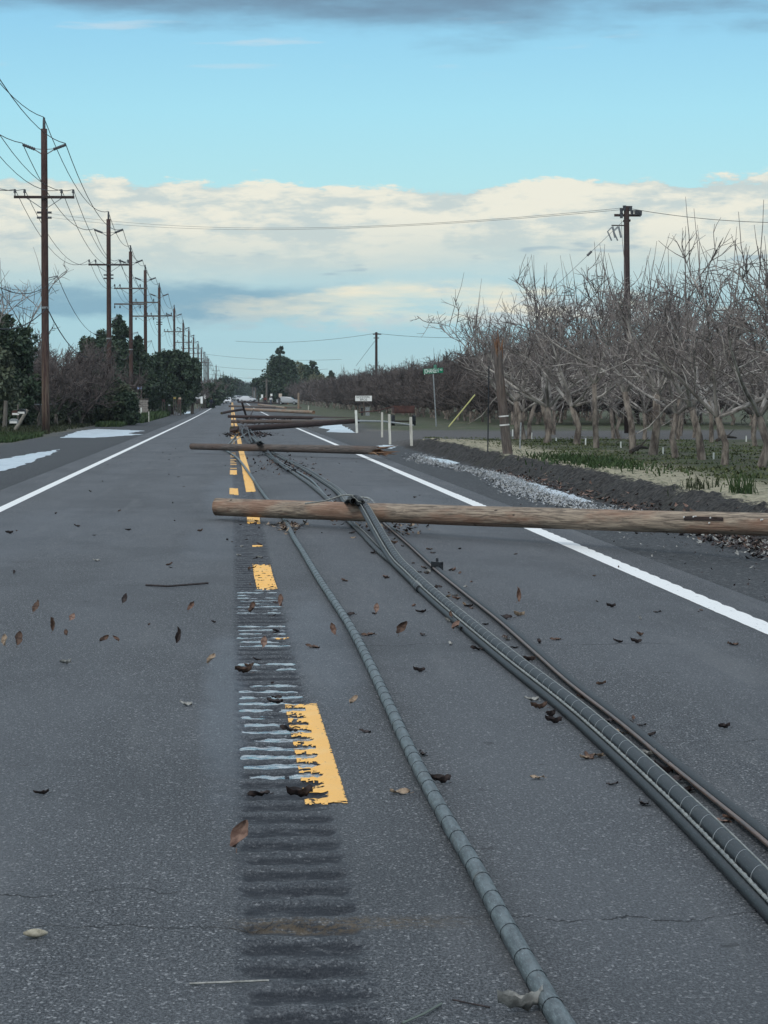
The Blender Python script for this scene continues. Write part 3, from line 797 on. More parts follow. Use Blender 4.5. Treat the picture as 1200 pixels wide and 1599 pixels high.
mb = MB(); mb.tube([Vector((0,0,-.2)), tj], .035, 8); mb.build('post', M_steel, eJ)
ctr = at(677, 579.5, sy)-sb_
rotJ = Euler((math.pi/2, R(-4), R(8)))
Mx = rotJ.to_matrix()
mb = MB(); mb.box(ctr, (1.08, .27, .012), M=Mx); mb.build('name_blade', M_green, eJ)
text_part('JOHANSEN', .33, ctr+Mx @ Vector((-.10,-.005,.012)), rotJ, M_swhite, eJ, w_=.80)
text_part('RD', .13, ctr+Mx @ Vector((.43,.03,.012)), rotJ, M_swhite, eJ, w_=.13)
mb = MB(); rot2 = Euler((math.pi/2, 0, R(95))); mb.box(ctr+Vector((.1,0,.22)), (.9,.22,.012), M=rot2.to_matrix()); tag(mb.build('name_blade', M_green, eJ), 'upper blade seen edge on')
gb = P(569, 652, .05); gy = gb.y
eG = empty('roadside_sign', gb, label='small white board sign reading GOODWIN BROS on a post beside a grey box', cat='sign')
ctr = at(568, 622.5, gy)-gb
mb = MB(); mb.tube([Vector((0,0,-.2)), ctr], .06, 6); mb.build('post', M_greywood, eG)
wG = 26/4000*gy; hG = 8.4/4000*gy
mb = MB(); mb.box(ctr+Vector((0,-.08,0)), (wG, .04, hG)); mb.build('board', M_swhite, eG)
rg = Euler((math.pi/2, 0, 0))
text_part('GOODWIN', hG*.58, ctr+Vector((-.04*wG,-.105,hG*.23)), rg, M_sblack, eG, w_=wG*.78)
text_part('BROS', hG*.58, ctr+Vector((0,-.105,-hG*.24)), rg, M_sblack, eG, w_=wG*.42)
c = P(573, 653, .05); mb = MB(); mb.box(c+Vector((.1,.5,.45)), (.35,.3,.95)); mb.box(c+Vector((.1,.5,.94)), (.4,.36,.06))
tag(mb.build('utility_box', M_steel), 'grey utility box at the foot of the white roadside sign', 'utility box')
c = P(566, 653, .05); mb = MB(); mb.box(c+Vector((0,.5,.4)), (.18,.2,.9)); mb.box(c+Vector((0,.5,.85)), (.24,.26,.08))
tag(mb.build('dark_post', M_blk), 'short black post left of the grey utility box', 'post')
M_rust = speckled('rusty_red_paint', (.045,.024,.022), (.095,.045,.038), 6)
c = P(632, 668, .12); eT = empty('farm_trailer', c, label='low rusty red farm trailer behind the pale posts', cat='trailer')
mb = MB(); mb.box((0,.9,.85), (1.15,1.8,.10)); mb.box((0,0,1.05), (1.15,.06,.35)); mb.box((0,1.8,1.05), (1.15,.06,.35)); mb.box((.56,.9,1.05),(.05,1.7,.35)); mb.box((-.56,.9,1.05),(.05,1.7,.35)); mb.build('bed', M_rust, eT)
for s in (-1, 1):
    mb = MB(); mb.tube([Vector((s*.5,.9,.35)), Vector((s*.68,.9,.35))], .35, 16); mb.build('wheel', M_blk, eT)
mb = MB(); mb.tube([Vector((-.5,.9,.35)), Vector((.5,.9,.35))], .04, 6); mb.tube([Vector((-.55,0,1.2)), Vector((-1.5,-.2,.95)), Vector((-2.6,-.3,.85))], .035, 6); mb.build('axle_and_drawbar', M_rust, eT)
for k, (px, pb) in enumerate(((915,694),(970,699),(1036,708),(1115,716),(1166,690),(801,676),(831,681),(869,689))):
    post(px, pb-(9 if k < 5 else 5), pb, .32, .022, M_whitepost, 'small white irrigation riser standing in the orchard grass', 'irrigation_riser', 'riser', 'white irrigation risers in the orchard grass')

# ------------------------------------------------------------------ bare orchard trees
def f_bark(c1, c2, s=6):
    def fn(t, b):
        o = t.obj(); n = t.noise(t.scale(o, (1,1,.4)), s, 5, .65)
        t.put(b.inputs['Base Color'], t.mix(t.ss(n, .35, .65), c1, c2)); t.put(b.inputs['Normal'], t.bmp(n, .6, .03))
    return fn
M_bark = mat('pale_grey_bark', f_bark((.075,.062,.055), (.26,.225,.19)), rough=.9, spec=.15)
M_twig = mat('grey_twig_bark', f_bark((.085,.074,.074), (.27,.24,.225), 3), rough=.9, spec=.15)
M_limb = mat('highlit_limb_bark', f_bark((.12,.108,.10), (.44,.41,.38), 2.5), rough=.9, spec=.15)  # near-white to dark tones paint highlights onto the limbs
M_twig2 = mat('purple_brown_twig_bark', f_bark((.055,.048,.048), (.165,.142,.134), 1.2), rough=.95, spec=.1)
def bare_tree(seed, H, spread, trunk_h, tr, nsc, subs, twigs, shoot, tw_r=.008, upright=.5):
    """returns (trunk MB, crown MB)"""
    r = random.Random(seed); T = MB(); C = MB()
    lean = Vector((r.uniform(-.28,.28), r.uniform(-.2,.2), 0))
    tp = [Vector((0,0,-.15)), Vector((0,0,.05)), Vector((r.uniform(-.12,.12), r.uniform(-.1,.1), trunk_h*.45)), lean+Vector((0,0,trunk_h))]
    T.tube(tp, [tr*1.5, tr*1.15, tr*.95, tr*.9], 9)
    top = tp[-1]
    def branch(p, d, L, r0, segs, bend, n=4, up=.1):
        pts = [p]; dd = d.normalized()
        for i in range(segs):
            dd = (dd+Vector((r.gauss(0,bend), r.gauss(0,bend), r.gauss(0,bend)+up))).normalized()
            pts.append(pts[-1]+dd*(L/segs))
        return pts
    def rad(r0, r1, k): return [r0+(r1-r0)*i/k for i in range(k+1)]
    for s in range(nsc):
        az = 2*math.pi*(s+r.uniform(-.3,.3))/nsc; tilt = r.uniform(.35, 1.25)
        d = Vector((math.cos(az)*math.sin(tilt), math.sin(az)*math.sin(tilt), math.cos(tilt)))
        L = (H-trunk_h)*r.uniform(.62,.85)*(1.0+.25*math.sin(tilt)*spread)
        pts = branch(top, d, L, tr*.55, 7, .11, up=.06*upright+.03)
        C.tube(pts, rad(tr*.55, tr*.14, 7), 6)
        for q in range(subs):
            t = r.uniform(.22, 1); i = min(int(t*7), 6); p = pts[i].lerp(pts[i+1], t*7-i)
            bd = (pts[i+1]-pts[i]).normalized()
            sd_ = Vector((r.gauss(0,1), r.gauss(0,1), r.gauss(0,.7)+upright)).normalized()
            d2 = (bd*.45+sd_*.9)
            L2 = L*r.uniform(.28,.55)*(1.15-.5*t)
            p2 = branch(p, d2, L2, .03, 5, .17, up=.10*upright)
            r2 = tr*.20*(1.1-t*.5)
            C.tube(p2, rad(r2, tw_r*1.2, 5), 4, mi=(0 if r.random() < .6 else 1))
            for k in range(twigs):
                t3 = r.uniform(.15, 1); i3 = min(int(t3*5), 4); p3_ = p2[i3].lerp(p2[i3+1], t3*5-i3)
                d3 = ((p2[i3+1]-p2[i3]).normalized()*.5+Vector((r.gauss(0,1), r.gauss(0,1), r.gauss(0,.8)+upright*.8)).normalized())
                L3 = r.uniform(.25,.8)*shoot
                p3 = branch(p3_, d3, L3, .01, 3, .16, up=.12*upright)
                C.tube(p3, rad(tw_r*1.15, tw_r*.55, 3), 3, cap=False, mi=1)
                for m in range(2):
                    if r.random() < .75:
                        p4 = branch(p3[1+m], (p3[2]-p3[1]).normalized()*.6+Vector((r.gauss(0,1), r.gauss(0,1), r.gauss(0,.8)+.2)).normalized()*.8, L3*.5, .01, 2, .15, up=.05)
                        C.tube(p4, rad(tw_r*.8, tw_r*.4, 2), 3, cap=False, mi=1)
        for k in range(3 if upright > .3 else 1):       # tall water shoots
            p = pts[r.randint(4,7)]
            p5 = branch(p, Vector((r.gauss(0,.22), r.gauss(0,.22), 1)), r.uniform(.6,1.5)*shoot*1.3, .01, 4, .06, up=.05)
            C.tube(p5, rad(tw_r*1.5, tw_r*.5, 4), 3, cap=False, mi=1)
    return T, C
protoA = []
for s in range(8):
    T, C_ = bare_tree(40+s, 4.6, 1.0, rnd.uniform(1.0,1.8), rnd.uniform(.075,.105), 6, 9, 6, 1.05, tw_r=.0095)
    protoA.append((T.mesh('trunk', M_bark, True), C_.mesh('crown', [M_limb, M_twig])))
protoB = []
for s in range(5):
    T, C_ = bare_tree(80+s, 4.9, .8, rnd.uniform(.6,.9), .10, 8, 11, 11, .8, tw_r=.016, upright=.35)
    protoB.append((T.mesh('trunk', M_bark, True), C_.mesh('crown', [M_twig2, M_twig2])))
def plant(proto, x, y, label, group, sc=1.0, z=None, name='orchard_tree', cat='tree', sx=1.0):
    tm, cm = proto
    e = empty(name, (x, y, G(x, y) if z is None else z), rnd.uniform(0, 6.28), label, cat, group)
    e.scale = (sc*sx, sc*sx, sc)
    linkmesh('trunk', tm, e); linkmesh('crown', cm, e)
    return e
front = [(-1,45.8,10.6)]+[(i, y, x) for i, (y, x) in enumerate([(51.2,10.7),(52.3,10.15),(56.8,10.5),(59.6,10.4),(62.8,10.4),(69.2,10.9),(72,10.3),(78.3,10.6),(81,10.0),(84.5,10.5),(88.5,10.1),(93,10.6),(97.5,10.9),(102,11.9)])]
names_f = ['trunk out of frame at the right edge','closest to the right edge of the front orchard row','second from the right in the front orchard row','third from the right in the front orchard row','fourth from the right in the front orchard row, thin dark trunk','fifth from the right in the front orchard row, curved trunk','sixth from the right in the front orchard row','seventh from the right in the front orchard row','eighth from the right in the front orchard row','ninth from the right in the front orchard row','tenth from the right in the front orchard row','eleventh from the right in the front orchard row','twelfth from the right in the front orchard row, near the leaning stump','left of the leaning stump in the front orchard row','by the thin dark rod in the front orchard row','last before the street sign in the front orchard row']
for k, (i, y, x) in enumerate(front):
    plant(protoA[k % 8], x, y, 'bare pale tree, '+names_f[k], 'bare trees of the near orchard', sc=rnd.uniform(.90,1.10)*(.97+.10*sst(52, 75, y)-.06*sst(75, 105, y)))
for ri, xx in enumerate((15.4, 20.2, 25.0, 29.8)):
    y = 62+ri*16
    while y < 124:
        plant(protoA[rnd.randint(0,7)], xx+rnd.uniform(-.5,.5), y+rnd.uniform(-.6,.6), f'bare walnut tree in the {["second","third","fourth","fifth"][ri]} row of the near orchard', 'bare trees of the near orchard', sc=rnd.uniform(.84,.96))
        y += 6.2
def farpart(y):
    if y < 148: return 'right by the side road, starting'
    if y < 153: return 'second from the side road, in'
    if y < 175: return 'behind the street sign, in'
    if y < 215: return 'left of the street sign, in'
    if y < 260: return 'behind the white roadside board, in'
    if y < 320: return 'left of the white board, in'
    return 'near the far end of'
cnt = 0
for ri, xx in enumerate((16.2, 20.2, 24.4, 28.8)):
    y = 146-ri*3
    while y < (400 if ri < 2 else 300):
        plant(protoB[rnd.randint(0,4)], xx+rnd.uniform(-.4,.4), y+rnd.uniform(-.5,.5), f'dense bare tree {farpart(y)} the {["front","second","third","fourth"][ri]} row of the far orchard', 'dense bare trees of the far orchard', sc=rnd.uniform(.92,1.1))
        y += 4.6; cnt += 1
# a few larger ones right behind the near block
for (px, Y, sc) in ((1010,150,1.15),(1070,152,1.1),(1120,150,1.2),(900,148,1.1),(840,150,1.05),(960,155,1.1),(1180,150,1.2)):
    p = at(px, 600, Y); plant(protoB[rnd.randint(0,4)], p.x, Y, 'tall dense bare tree behind the near orchard block', 'dense bare trees of the far orchard', sc=sc)
# far mass of the orchard: joined
def joined(proto, spots, name, mats, label):
    vs, fs, mi = [], [], []; off = 0
    for (x, y, sc, rz_) in spots:
        for pi, me in enumerate(proto[rnd.randint(0, len(proto)-1)]):
            n = len(me.vertices); co = np.empty(n*3, dtype=np.float32); me.vertices.foreach_get('co', co); co = co.reshape(-1,3)
            c_, s_ = math.cos(rz_), math.sin(rz_)
            q = co.copy(); q[:,0] = (co[:,0]*c_-co[:,1]*s_)*sc+x; q[:,1] = (co[:,0]*s_+co[:,1]*c_)*sc+y; q[:,2] = co[:,2]*sc+G(x,y)
            vs.append(q); nl_ = len(me.polygons)
            for p in me.polygons: fs.append([off+i for i in p.vertices])
            mi += [pi]*nl_; off += n
    me = bpy.data.meshes.new(name); me.from_pydata(np.concatenate(vs).tolist(), [], fs)
    for m in mats: me.materials.append(m)
    me.polygons.foreach_set('material_index', mi)
    return tag(linkmesh(name, me), label, 'trees', kind='stuff')
protoF = []
for s in range(3):
    T, C_ = bare_tree(120+s, 4.9, .9, .8, .12, 7, 6, 5, 1.0, tw_r=.035, upright=.35)
    protoF.append((T.mesh('trunk', M_bark, True), C_.mesh('crown', [M_twig2, M_twig2])))
sp = []
for xx in (15.6, 19.5, 24): 
    y = 402
    while y < 860: sp.append((xx+rnd.uniform(-.5,.5), y, rnd.uniform(.9,1.1), rnd.uniform(0,6))); y += 9.5 if y > 600 else 8.0
joined(protoF, sp, 'far_orchard', [M_bark, M_twig2], 'far end of the bare orchard merging into one purple brown mass')

# ------------------------------------------------------------------ leafy trees and shrubs
def f_leaf(c1, c2, c3):
    def fn(t, b):
        o = t.obj(); n = t.noise(o, 1.3, 4, .6); n2 = t.noise(o, 9, 3, .6)
        c = t.mix(t.ss(n2, .3, .7), c1, c2); c = t.mix(t.m('MULTIPLY', t.ss(n, .5, .7), .6), c, c3)
        t.put(b.inputs['Base Color'], c)
    return fn
M_leafd = mat('dark_evergreen_leaves', f_leaf((.015,.032,.020), (.055,.088,.050), (.08,.105,.050)), rough=.6, spec=.3)
M_leafm = mat('dusty_green_leaves', f_leaf((.040,.056,.038), (.11,.13,.08), (.13,.135,.075)), rough=.7, spec=.25)
M_leafp = mat('pale_green_leaves', f_leaf((.085,.10,.055), (.17,.18,.11), (.12,.14,.07)), rough=.7, spec=.25)
M_dktrunk = mat('dark_bark', f_bark((.03,.026,.022), (.075,.062,.052)), rough=.9, spec=.1)
def leaf_crown(seed, lobes, n, ls, density_top=1.0):
    """lobes: (cx,cy,cz,rx,ry,rz)"""
    r = random.Random(seed); mb = MB()
    vol = [l[3]*l[4]*l[5] for l in lobes]; tot = sum(vol)
    clumps = []
    for l, v_ in zip(lobes, vol):
        for k in range(max(6, int(170*v_/tot))):
            d = Vector((r.gauss(0,1), r.gauss(0,1), r.gauss(0,1))).normalized(); q = r.uniform(.25, 1.0)**.6
            clumps.append((Vector((l[0]+d.x*l[3]*q, l[1]+d.y*l[4]*q, l[2]+d.z*l[5]*q)), r.uniform(.22,.42)*min(l[3], l[5]), d))
    for i in range(n):
        c_, cr, d0 = clumps[r.randrange(len(clumps))]
        d = Vector((r.gauss(0,1), r.gauss(0,1), r.gauss(0,1))).normalized()*cr*(r.random()**.4)
        p = c_+d
        if p.z < .1: p.z = .1+abs(r.gauss(0,.1))
        a = Vector((r.gauss(0,1), r.gauss(0,1), r.gauss(0,1)))+d.normalized()*.6
        a.normalize(); b_ = a.cross(Vector((r.gauss(0,1), r.gauss(0,1), r.gauss(0,1)))).normalized()
        s_ = ls*r.uniform(.7, 1.6)
        mb.face([p-a*s_*.6, p+b_*s_*.32, p+a*s_*.7, p-b_*s_*.32])
    return mb
def leafy(name, x, y, lobes, n, ls, m, trunk, label, cat='tree', group=None, seed=1):
    e = empty(name, (x, y, G(x, y)), 0, label, cat, group)
    T = MB(); T.tube([Vector((0,0,-.1)), Vector((.05,0,trunk[0]*.5)), Vector((.0,0.05,trunk[0]))], [trunk[1], trunk[1]*.8, trunk[1]*.5], 8)
    for l in lobes:
        T.tube([Vector((0,0,trunk[0]*.45)), Vector((l[0]*.5, l[1]*.5, (trunk[0]*.5+l[2])*.5)), Vector((l[0], l[1], l[2]))], [trunk[1]*.5, trunk[1]*.35, .03], 6)
    T.build('trunk', M_dktrunk, e)
    leaf_crown(seed, lobes, n, ls).build('crown', m, e)
    return e
def yx(px, Y): return at(px, 600, Y).x
leafy('evergreen_tree', yx(-5,150), 150, [(0,0,4.6,2.1,2,2.3),(-1.2,.4,3.2,2.2,2,2.6),(1.0,-.3,2.6,1.4,1.8,2.0),(.1,0,6.0,1.2,1.2,1.1),(.4,0,1.6,2.2,2,1.6)], 26000, .20, M_leafd, (4.5,.22), 'dark evergreen tree at the left edge beyond the fence', seed=3)
leafy('evergreen_shrub', yx(-30,142), 142, [(0,0,2.0,1.8,1.6,1.9),(.8,0,3.2,1.0,1.0,1.4)], 7000, .2, M_leafm, (2,.12), 'dusty green shrub at the left edge under the dark evergreen', 'shrub', seed=4)
# hedge
for k, (px, Y, w_, h_) in enumerate(((114,172,1.2,2.2),(131,174,1.4,2.9),(150,176,1.4,3.2),(169,175,1.3,2.9),(186,174,1.0,2.5),(196,170,.75,2.0))):
    leafy('hedge_shrub', yx(px,Y), Y, [(0,0,h_*.5,w_*1.1,1.2,h_*.56),(.2,.1,h_*.8,w_*.7,.9,h_*.32)], 10000, .16, M_leafd if k % 2 else M_leafm, (h_*.6,.08), ['leftmost shrub of the dark roadside hedge','second shrub of the dark roadside hedge','third and tallest shrub of the dark roadside hedge','fourth shrub of the dark roadside hedge, before the second pole','fifth shrub of the dark roadside hedge','rightmost low shrub of the dark roadside hedge by the third pole'][k], 'shrub', 'shrubs of the roadside hedge on the left', seed=20+k)
# bare thicket
for k, (px, Y, sc) in enumerate(((62,158,1.0),(88,162,1.12),(108,166,1.05),(128,170,1.1),(148,185,1.15),(95,185,1.25),(40,170,1.15),(165,190,1.0),(75,175,1.3))):
    p = protoB[k % 5]; plant(p, yx(px,Y), Y, ['leftmost','middle left','middle','middle right','rightmost low','tall central','far left low','rear right','rear tall left'][k]+' bare brownish tree of the thicket behind the nearest left pole', 'bare thicket trees on the left', sc=sc, name='thicket_tree')
for k, (px, Y, sc) in enumerate(((-34,150,2.0),(-8,168,1.5))):
    plant(protoA[k+1], yx(px,Y), Y, ['tall bare tree rising at the left picture edge','second tall bare tree at the left edge, farther back'][k], None, sc=sc, name='bare_tree')
for k, (px, Y, w_, h_) in enumerate(((70,165,1.4,2.2),(92,168,1.3,2.5),(55,160,1.2,1.8))):
    leafy('undergrowth_shrub', yx(px,Y), Y, [(0,0,h_*.5,w_,1.2,h_*.55)], 4500, .17, M_leafm, (h_*.6,.06), ['dusty green undergrowth shrub behind the nearest pole','taller undergrowth shrub right of the nearest pole','low undergrowth shrub left of the nearest pole'][k], 'shrub', seed=33+k)
leafy('conifer_tree', yx(187,255), 255, [(0,0,3.2,3.2,2.6,3.2),(-.2,0,5.8,2.5,2,2.4),(.1,0,7.8,1.4,1.3,1.7),(0.05,0,9.1,.7,.7,1.2),(1.6,0,6.2,1.2,1.2,1.6)], 24000, .26, M_leafd, (8.5,.25), 'tall dark conifer behind the second and third left poles', seed=41)
leafy('evergreen_tree', yx(152,250), 250, [(0,0,3.2,2.6,2.2,3.2),(.2,0,6.2,1.9,1.5,2.0)], 15000, .26, M_leafd, (6,.22), 'dark rounded evergreen left of the tall conifer', seed=42)
leafy('evergreen_tree', yx(222,262), 262, [(0,0,3.2,2.1,2,3.0),(.5,0,5.2,1.3,1.3,1.4),(-.6,0,6.0,1.4,1.2,1.6)], 15000, .24, M_leafd, (5,.2), 'lower dark evergreen right of the tall conifer', seed=43)
leafy('evergreen_tree', yx(268,288), 288, [(0,0,5.2,2.4,2.2,1.9),(-1.2,0,3.6,1.8,1.8,1.9),(1.4,0,4.6,1.5,1.6,1.8),(1.2,0,2.9,1.4,1.5,1.6),(-.3,0,6.5,.9,1,.7),(2.3,0,5.3,.9,.9,1.0),(0,0,2.0,2.2,1.8,1.8)], 24000, .24, M_leafd, (4.6,.28), 'broad round dark tree over the roadside, right of the conifer', seed=44)
leafy('evergreen_tree', yx(300,300), 300, [(0,0,4.7,1.1,1.5,1.8),(-.3,0,2.6,1.2,1.4,1.8)], 7000, .24, M_leafd, (4.6,.2), 'right hand dark crown touching the broad round tree', seed=45)
# far left trees behind the poles
for k, (px, Y, sc) in enumerate(((322,430,1.35),(330,470,1.45),(316,405,1.3),(338,560,1.6),(344,640,1.8),(334,520,1.3),(349,720,2.1),(356,800,2.3),(352,860,2.4),(362,930,2.2),(368,1000,2.0))):
    plant(protoF[k % 3], yx(px,Y)-(1.5 if Y < 700 else 2.5), Y, ['nearest','second','third','fourth','fifth','sixth','seventh','eighth','ninth','tenth','farthest'][k]+' low bare tree among the far left poles', 'bare trees far along the left roadside', sc=sc*.72, name='bare_tree')
for k, (px, Y, w_, h_) in enumerate(((325,440,1.8,4.2),(336,540,2.2,4.5),(345,660,2.6,6),(353,780,3,7.5),(361,900,3.2,7.5),(368,1050,4,8.5),(374,1200,4,8),(383,1350,6,9),(392,1350,6,8.5),(400,1300,5,9))):
    leafy('roadside_tree', yx(px,Y), Y, [(0,0,h_*.5,w_,2,h_*.5),(.3,0,h_*.75,w_*.6,1.5,h_*.28)], 2600, .5, M_leafd, (h_*.7,.25), ['nearest','second','third','fourth','fifth','sixth','seventh','eighth','ninth','farthest'][k]+' dark leafy tree down the far left roadside', 'tree', 'dark leafy trees near the road end', seed=60+k)
# right far conifers
leafy('conifer_tree', yx(438,600), 600, [(0,0,4.3,4.6,3.5,4.4),(0,0,8,3.4,2.5,3.4),(.1,0,10.9,1.9,1.4,2.0),(0,0,12.5,.9,.6,1.1)], 17000, .45, M_leafd, (12,.35), 'tall dark conifer on the right side far down the road', seed=81)
leafy('conifer_tree', yx(428,640), 640, [(0,0,4.5,2.2,3,3.8),(0,0,7.5,1.3,1.5,2.0)], 6000, .45, M_leafd, (8,.3), 'lower dark conifer left of the tall far conifer', seed=82)
leafy('pale_tree', yx(462,640), 640, [(0,0,5.0,2.6,3,3.6),(.4,0,8.3,1.6,2,1.8)], 6000, .4, M_leafp, (7,.25), 'pale green thin tree right of the tall far conifer', seed=83)
leafy('conifer_tree', yx(487,620), 620, [(0,0,4.5,2.4,3,3.5),(0,0,7.8,1.6,1.6,2.2),(0,0,9.6,.7,.7,1.0)], 7000, .4, M_leafd, (9,.3), 'pointed dark conifer between pale trees on the far right side', seed=84)
leafy('conifer_tree', yx(470,660), 660, [(0,0,5.0,2.0,3,4),(0,0,8.6,1.0,1.4,2.0)], 5000, .4, M_leafd, (9,.3), 'narrow dark conifer behind the pale green thin tree', seed=88)
leafy('pale_tree', yx(497,560), 560, [(0,0,3.8,2.6,3,2.6),(1.5,0,4.4,1.5,2,1.5)], 5000, .36, M_leafp, (4,.2), 'pale green bushy tree before the pointed dark conifer', seed=85)
leafy('conifer_tree', yx(517,600), 600, [(0,0,5.0,.9,1,2.6),(0,0,7.4,.4,.4,1.0)], 2500, .35, M_leafd, (7.5,.2), 'slender dark conifer at the right of the far tree group', seed=86)
leafy('roadside_tree', yx(404,640), 640, [(0,0,5.2,1.8,2,1.0),(-1.0,0,4.4,1.2,1.5,.6),(.5,0,3.0,.9,1.2,1.0)], 3000, .35, M_leafd, (5,.2), 'flat topped dark tree beside the far traffic signal', seed=87)
# distant tree belt
mb = leaf_crown(99, [(x, rnd.uniform(-60,60), 3.5, 26, 30, rnd.uniform(4,7)) for x in range(-900, 1000, 38)], 30000, 2.2)
o = mb.build('distant_treeline', M_leafd); o.location = (0, 1900, prof(1900)); tag(o, 'distant belt of trees along the horizon', 'trees', kind='stuff')

# ------------------------------------------------------------------ left roadside clutter
M_oldwood = speckled('old_grey_timber', (.075,.068,.062), (.16,.145,.125), 5, sc=(6,6,.6))
M_lpale = speckled('bleached_timber', (.16,.15,.13), (.28,.26,.22), 5, sc=(6,6,.6))
def lpost(px, pt, pb, r, label, px2=None, m=M_oldwood, name='fence_post', cat='fence post', grp='old wooden posts on the left verge'):
    b_ = P(px, pb, .02); b_.z = G(b_.x, b_.y)-.1; t_ = at(px if px2 is None else px2, pt, b_.y)
    mb = MB(); mid = b_.lerp(t_, .5)+Vector((rnd.uniform(-.03,.03),0,0)); mb.tube([b_, mid, t_], [r*1.1, r, r*.85], 8)
    return tag(mb.build(name, m), label, cat, grp)
lpost(6.5, 626, 673, .12, 'thick old post at the far left of the fence', px2=9)
lpost(20, 640, 675, .09, 'leaning pale log post beside the mailboxes', px2=43, m=M_lpale)
lpost(48, 625, 669, .10, 'upright fence post right of the leaning log')
lpost(43.5, 650, 669, .06, 'short fence post beside the mailboxes')
lpost(53, 640, 669, .05, 'slim gate post under the fence rail', px2=51)
lpost(57, 637, 669, .05, 'dark leaning stick left of the nearest pole', px2=66)
lpost(62, 640, 668, .04, 'white tipped leaning stake left of the nearest pole', px2=64)
lpost(91, 617, 657, .11, 'old thick post right of the nearest pole')
lpost(101, 617, 657, .14, 'thick broken post with a white piece, beside the hedge')
lpost(102, 630, 657, .08, 'crooked branch propped on the thick broken post', px2=110)
lpost(80, 640, 657, .04, 'thin stake just right of the nearest pole')
wire([at(48,632,150), at(68,632,152)], .035, 'pipe rail between the fence posts left of the nearest pole', name='gate_rail', m=M_steel)
wire([at(70,632,152), at(92,631,165)], .02, 'thin rail between the nearest pole and the thick old post', name='gate_rail', m=M_steel)
mb = MB(); p = at(107,627,P(101,657).y-.3); mb.face([p+Vector((-.12,0,-.12)), p+Vector((.2,0,-.1)), p+Vector((.05,.02,.45))]); mb.face([p+Vector((-.12,.03,-.12)), p+Vector((.05,.05,.45)), p+Vector((.2,.03,-.1))])
tag(mb.build('white_reflector', M_tagw), 'white triangular piece nailed to the thick broken post', 'marker')
def mailbox(px, py, m, label, L=.5, Y=128.5):
    p = at(px, py, Y); e = empty('mailbox', p-Vector((0,0,.12)), 0, label, 'mailbox', 'mailboxes left of the nearest pole')
    n = 10; mb = MB(); prof_ = [Vector((-.13,0,0)), Vector((-.13,0,.13))]+[Vector((-.13*math.cos(a), 0, .13+.1*math.sin(a))) for a in [math.pi*i/n for i in range(1, n)]]+[Vector((.13,0,.13)), Vector((.13,0,0))]
    prof_ = [Vector((v_.x*1.6, v_.y, v_.z*1.1)) for v_ in prof_]
    k = len(prof_); b_ = len(mb.v); mb.v += prof_+[v_+Vector((0,L,0)) for v_ in prof_]
    for i in range(k): mb.f.append((i, (i+1) % k, (i+1) % k+k, i+k)); mb.mi.append(0)
    mb.f.append(tuple(range(k))[::-1]); mb.mi.append(0); mb.f.append(tuple(range(k, 2*k))); mb.mi.append(0)
    mb.build('box', m, e)
    mb = MB(); mb.box((0,-.01,.06), (.34,.015,.10)); mb.build('door', M_tagw, e)
    mb = MB(); mb.box((.22,.1,.2), (.015,.05,.16)); mb.build('flag', M_rust, e)
    return e
mailbox(24.5, 645, M_rust, 'mailbox with a red top and white face')
mailbox(33, 643, M_blk, 'black mailbox with a white face, right of the red one')
mailbox(21, 658, M_steel, 'small low mailbox under the red one')
post(28, 632, 674, 0, .05, M_oldwood, 'wooden post carrying the mailboxes', 'mailbox_post', 'post')
# brick wall, markers, far signs
def f_brick(t, b):
    n = t.n.new('ShaderNodeTexBrick'); t.put(n.inputs['Vector'], t.scale(t.obj(), (1,1,1)))
    n.inputs['Color1'].default_value = (.20,.10,.075,1); n.inputs['Color2'].default_value = (.28,.16,.12,1); n.inputs['Mortar'].default_value = (.25,.23,.21,1)
    n.inputs['Scale'].default_value = 4; t.put(b.inputs['Base Color'], n.outputs[0])
M_brick = mat('red_brick', f_brick, rough=.9)
bw = Vector((yx(222,238), 238, 0)); 
eB = empty('brick_wall', (bw.x, 238, G(bw.x,238)), 0, 'low red brick wall behind the third left pole', 'wall'); eB.scale = (.68,1,.86)
for c in range(8):
    mb = MB()
    for k in range(4): mb.box((-.55+.37*k+(.09 if c % 2 else 0), 0, .13+.24*c), (.35,.25,.215))
    mb.build('brick_course', M_brick, eB)
mb = MB(); mb.box((.03,0,2.02), (1.7,.36,.08)); mb.build('coping', M_greywood, eB)
for k, (px, pt, pb, lab) in enumerate(((215.5,632,643,'white marker post at the foot of the third left pole'),(220.5,637,654,'tall white marker post between the hedge and the brick wall'),(232.5,643,659,'thin pale marker post in the roadside weeds'),(286.5,632,645,'white marker post on the far left shoulder'))):
    post(px, pt, pb, 0, .05, M_whitepost if k != 2 else M_pale, lab, 'marker_post', 'marker post', 'white marker posts left of the road', box=(.11 if k != 2 else .08, .05))
def board(px, py, wpx, hpx, Y, m, label, legs=True, name='roadside_board'):
    c = at(px, py, Y); gz_ = G(c.x, Y); e = empty(name, (c.x, Y, gz_), 0, label, 'sign')
    mb = MB(); mb.box((0,0,c.z-gz_), (wpx/4000*Y, .05, hpx/4000*Y)); mb.build('panel', m, e)
    if legs:
        for s in (-1, 1):
            mb = MB(); mb.tube([Vector((s*wpx/4000*Y*.38,.06,-.1)), Vector((s*wpx/4000*Y*.38,.06,c.z-gz_+.1))], .05, 6); mb.build('leg', M_greywood, e)
    return e
M_wboard = speckled('weathered_white_board', (.42,.44,.47), (.58,.60,.62), 3)
board(307, 619, 12, 8, 370, M_wboard, 'wide pale board sign on two posts beside the left poles')
board(315, 625, 3.6, 11, 390, M_swhite, 'narrow upright white board right of the wide pale board')
board(320, 620, 3.4, 6, 410, M_swhite, 'small square white board on posts, farther along')
board(255.5, 626, 4, 4, 268, M_rust, 'upper dark red sign plate on the left verge')
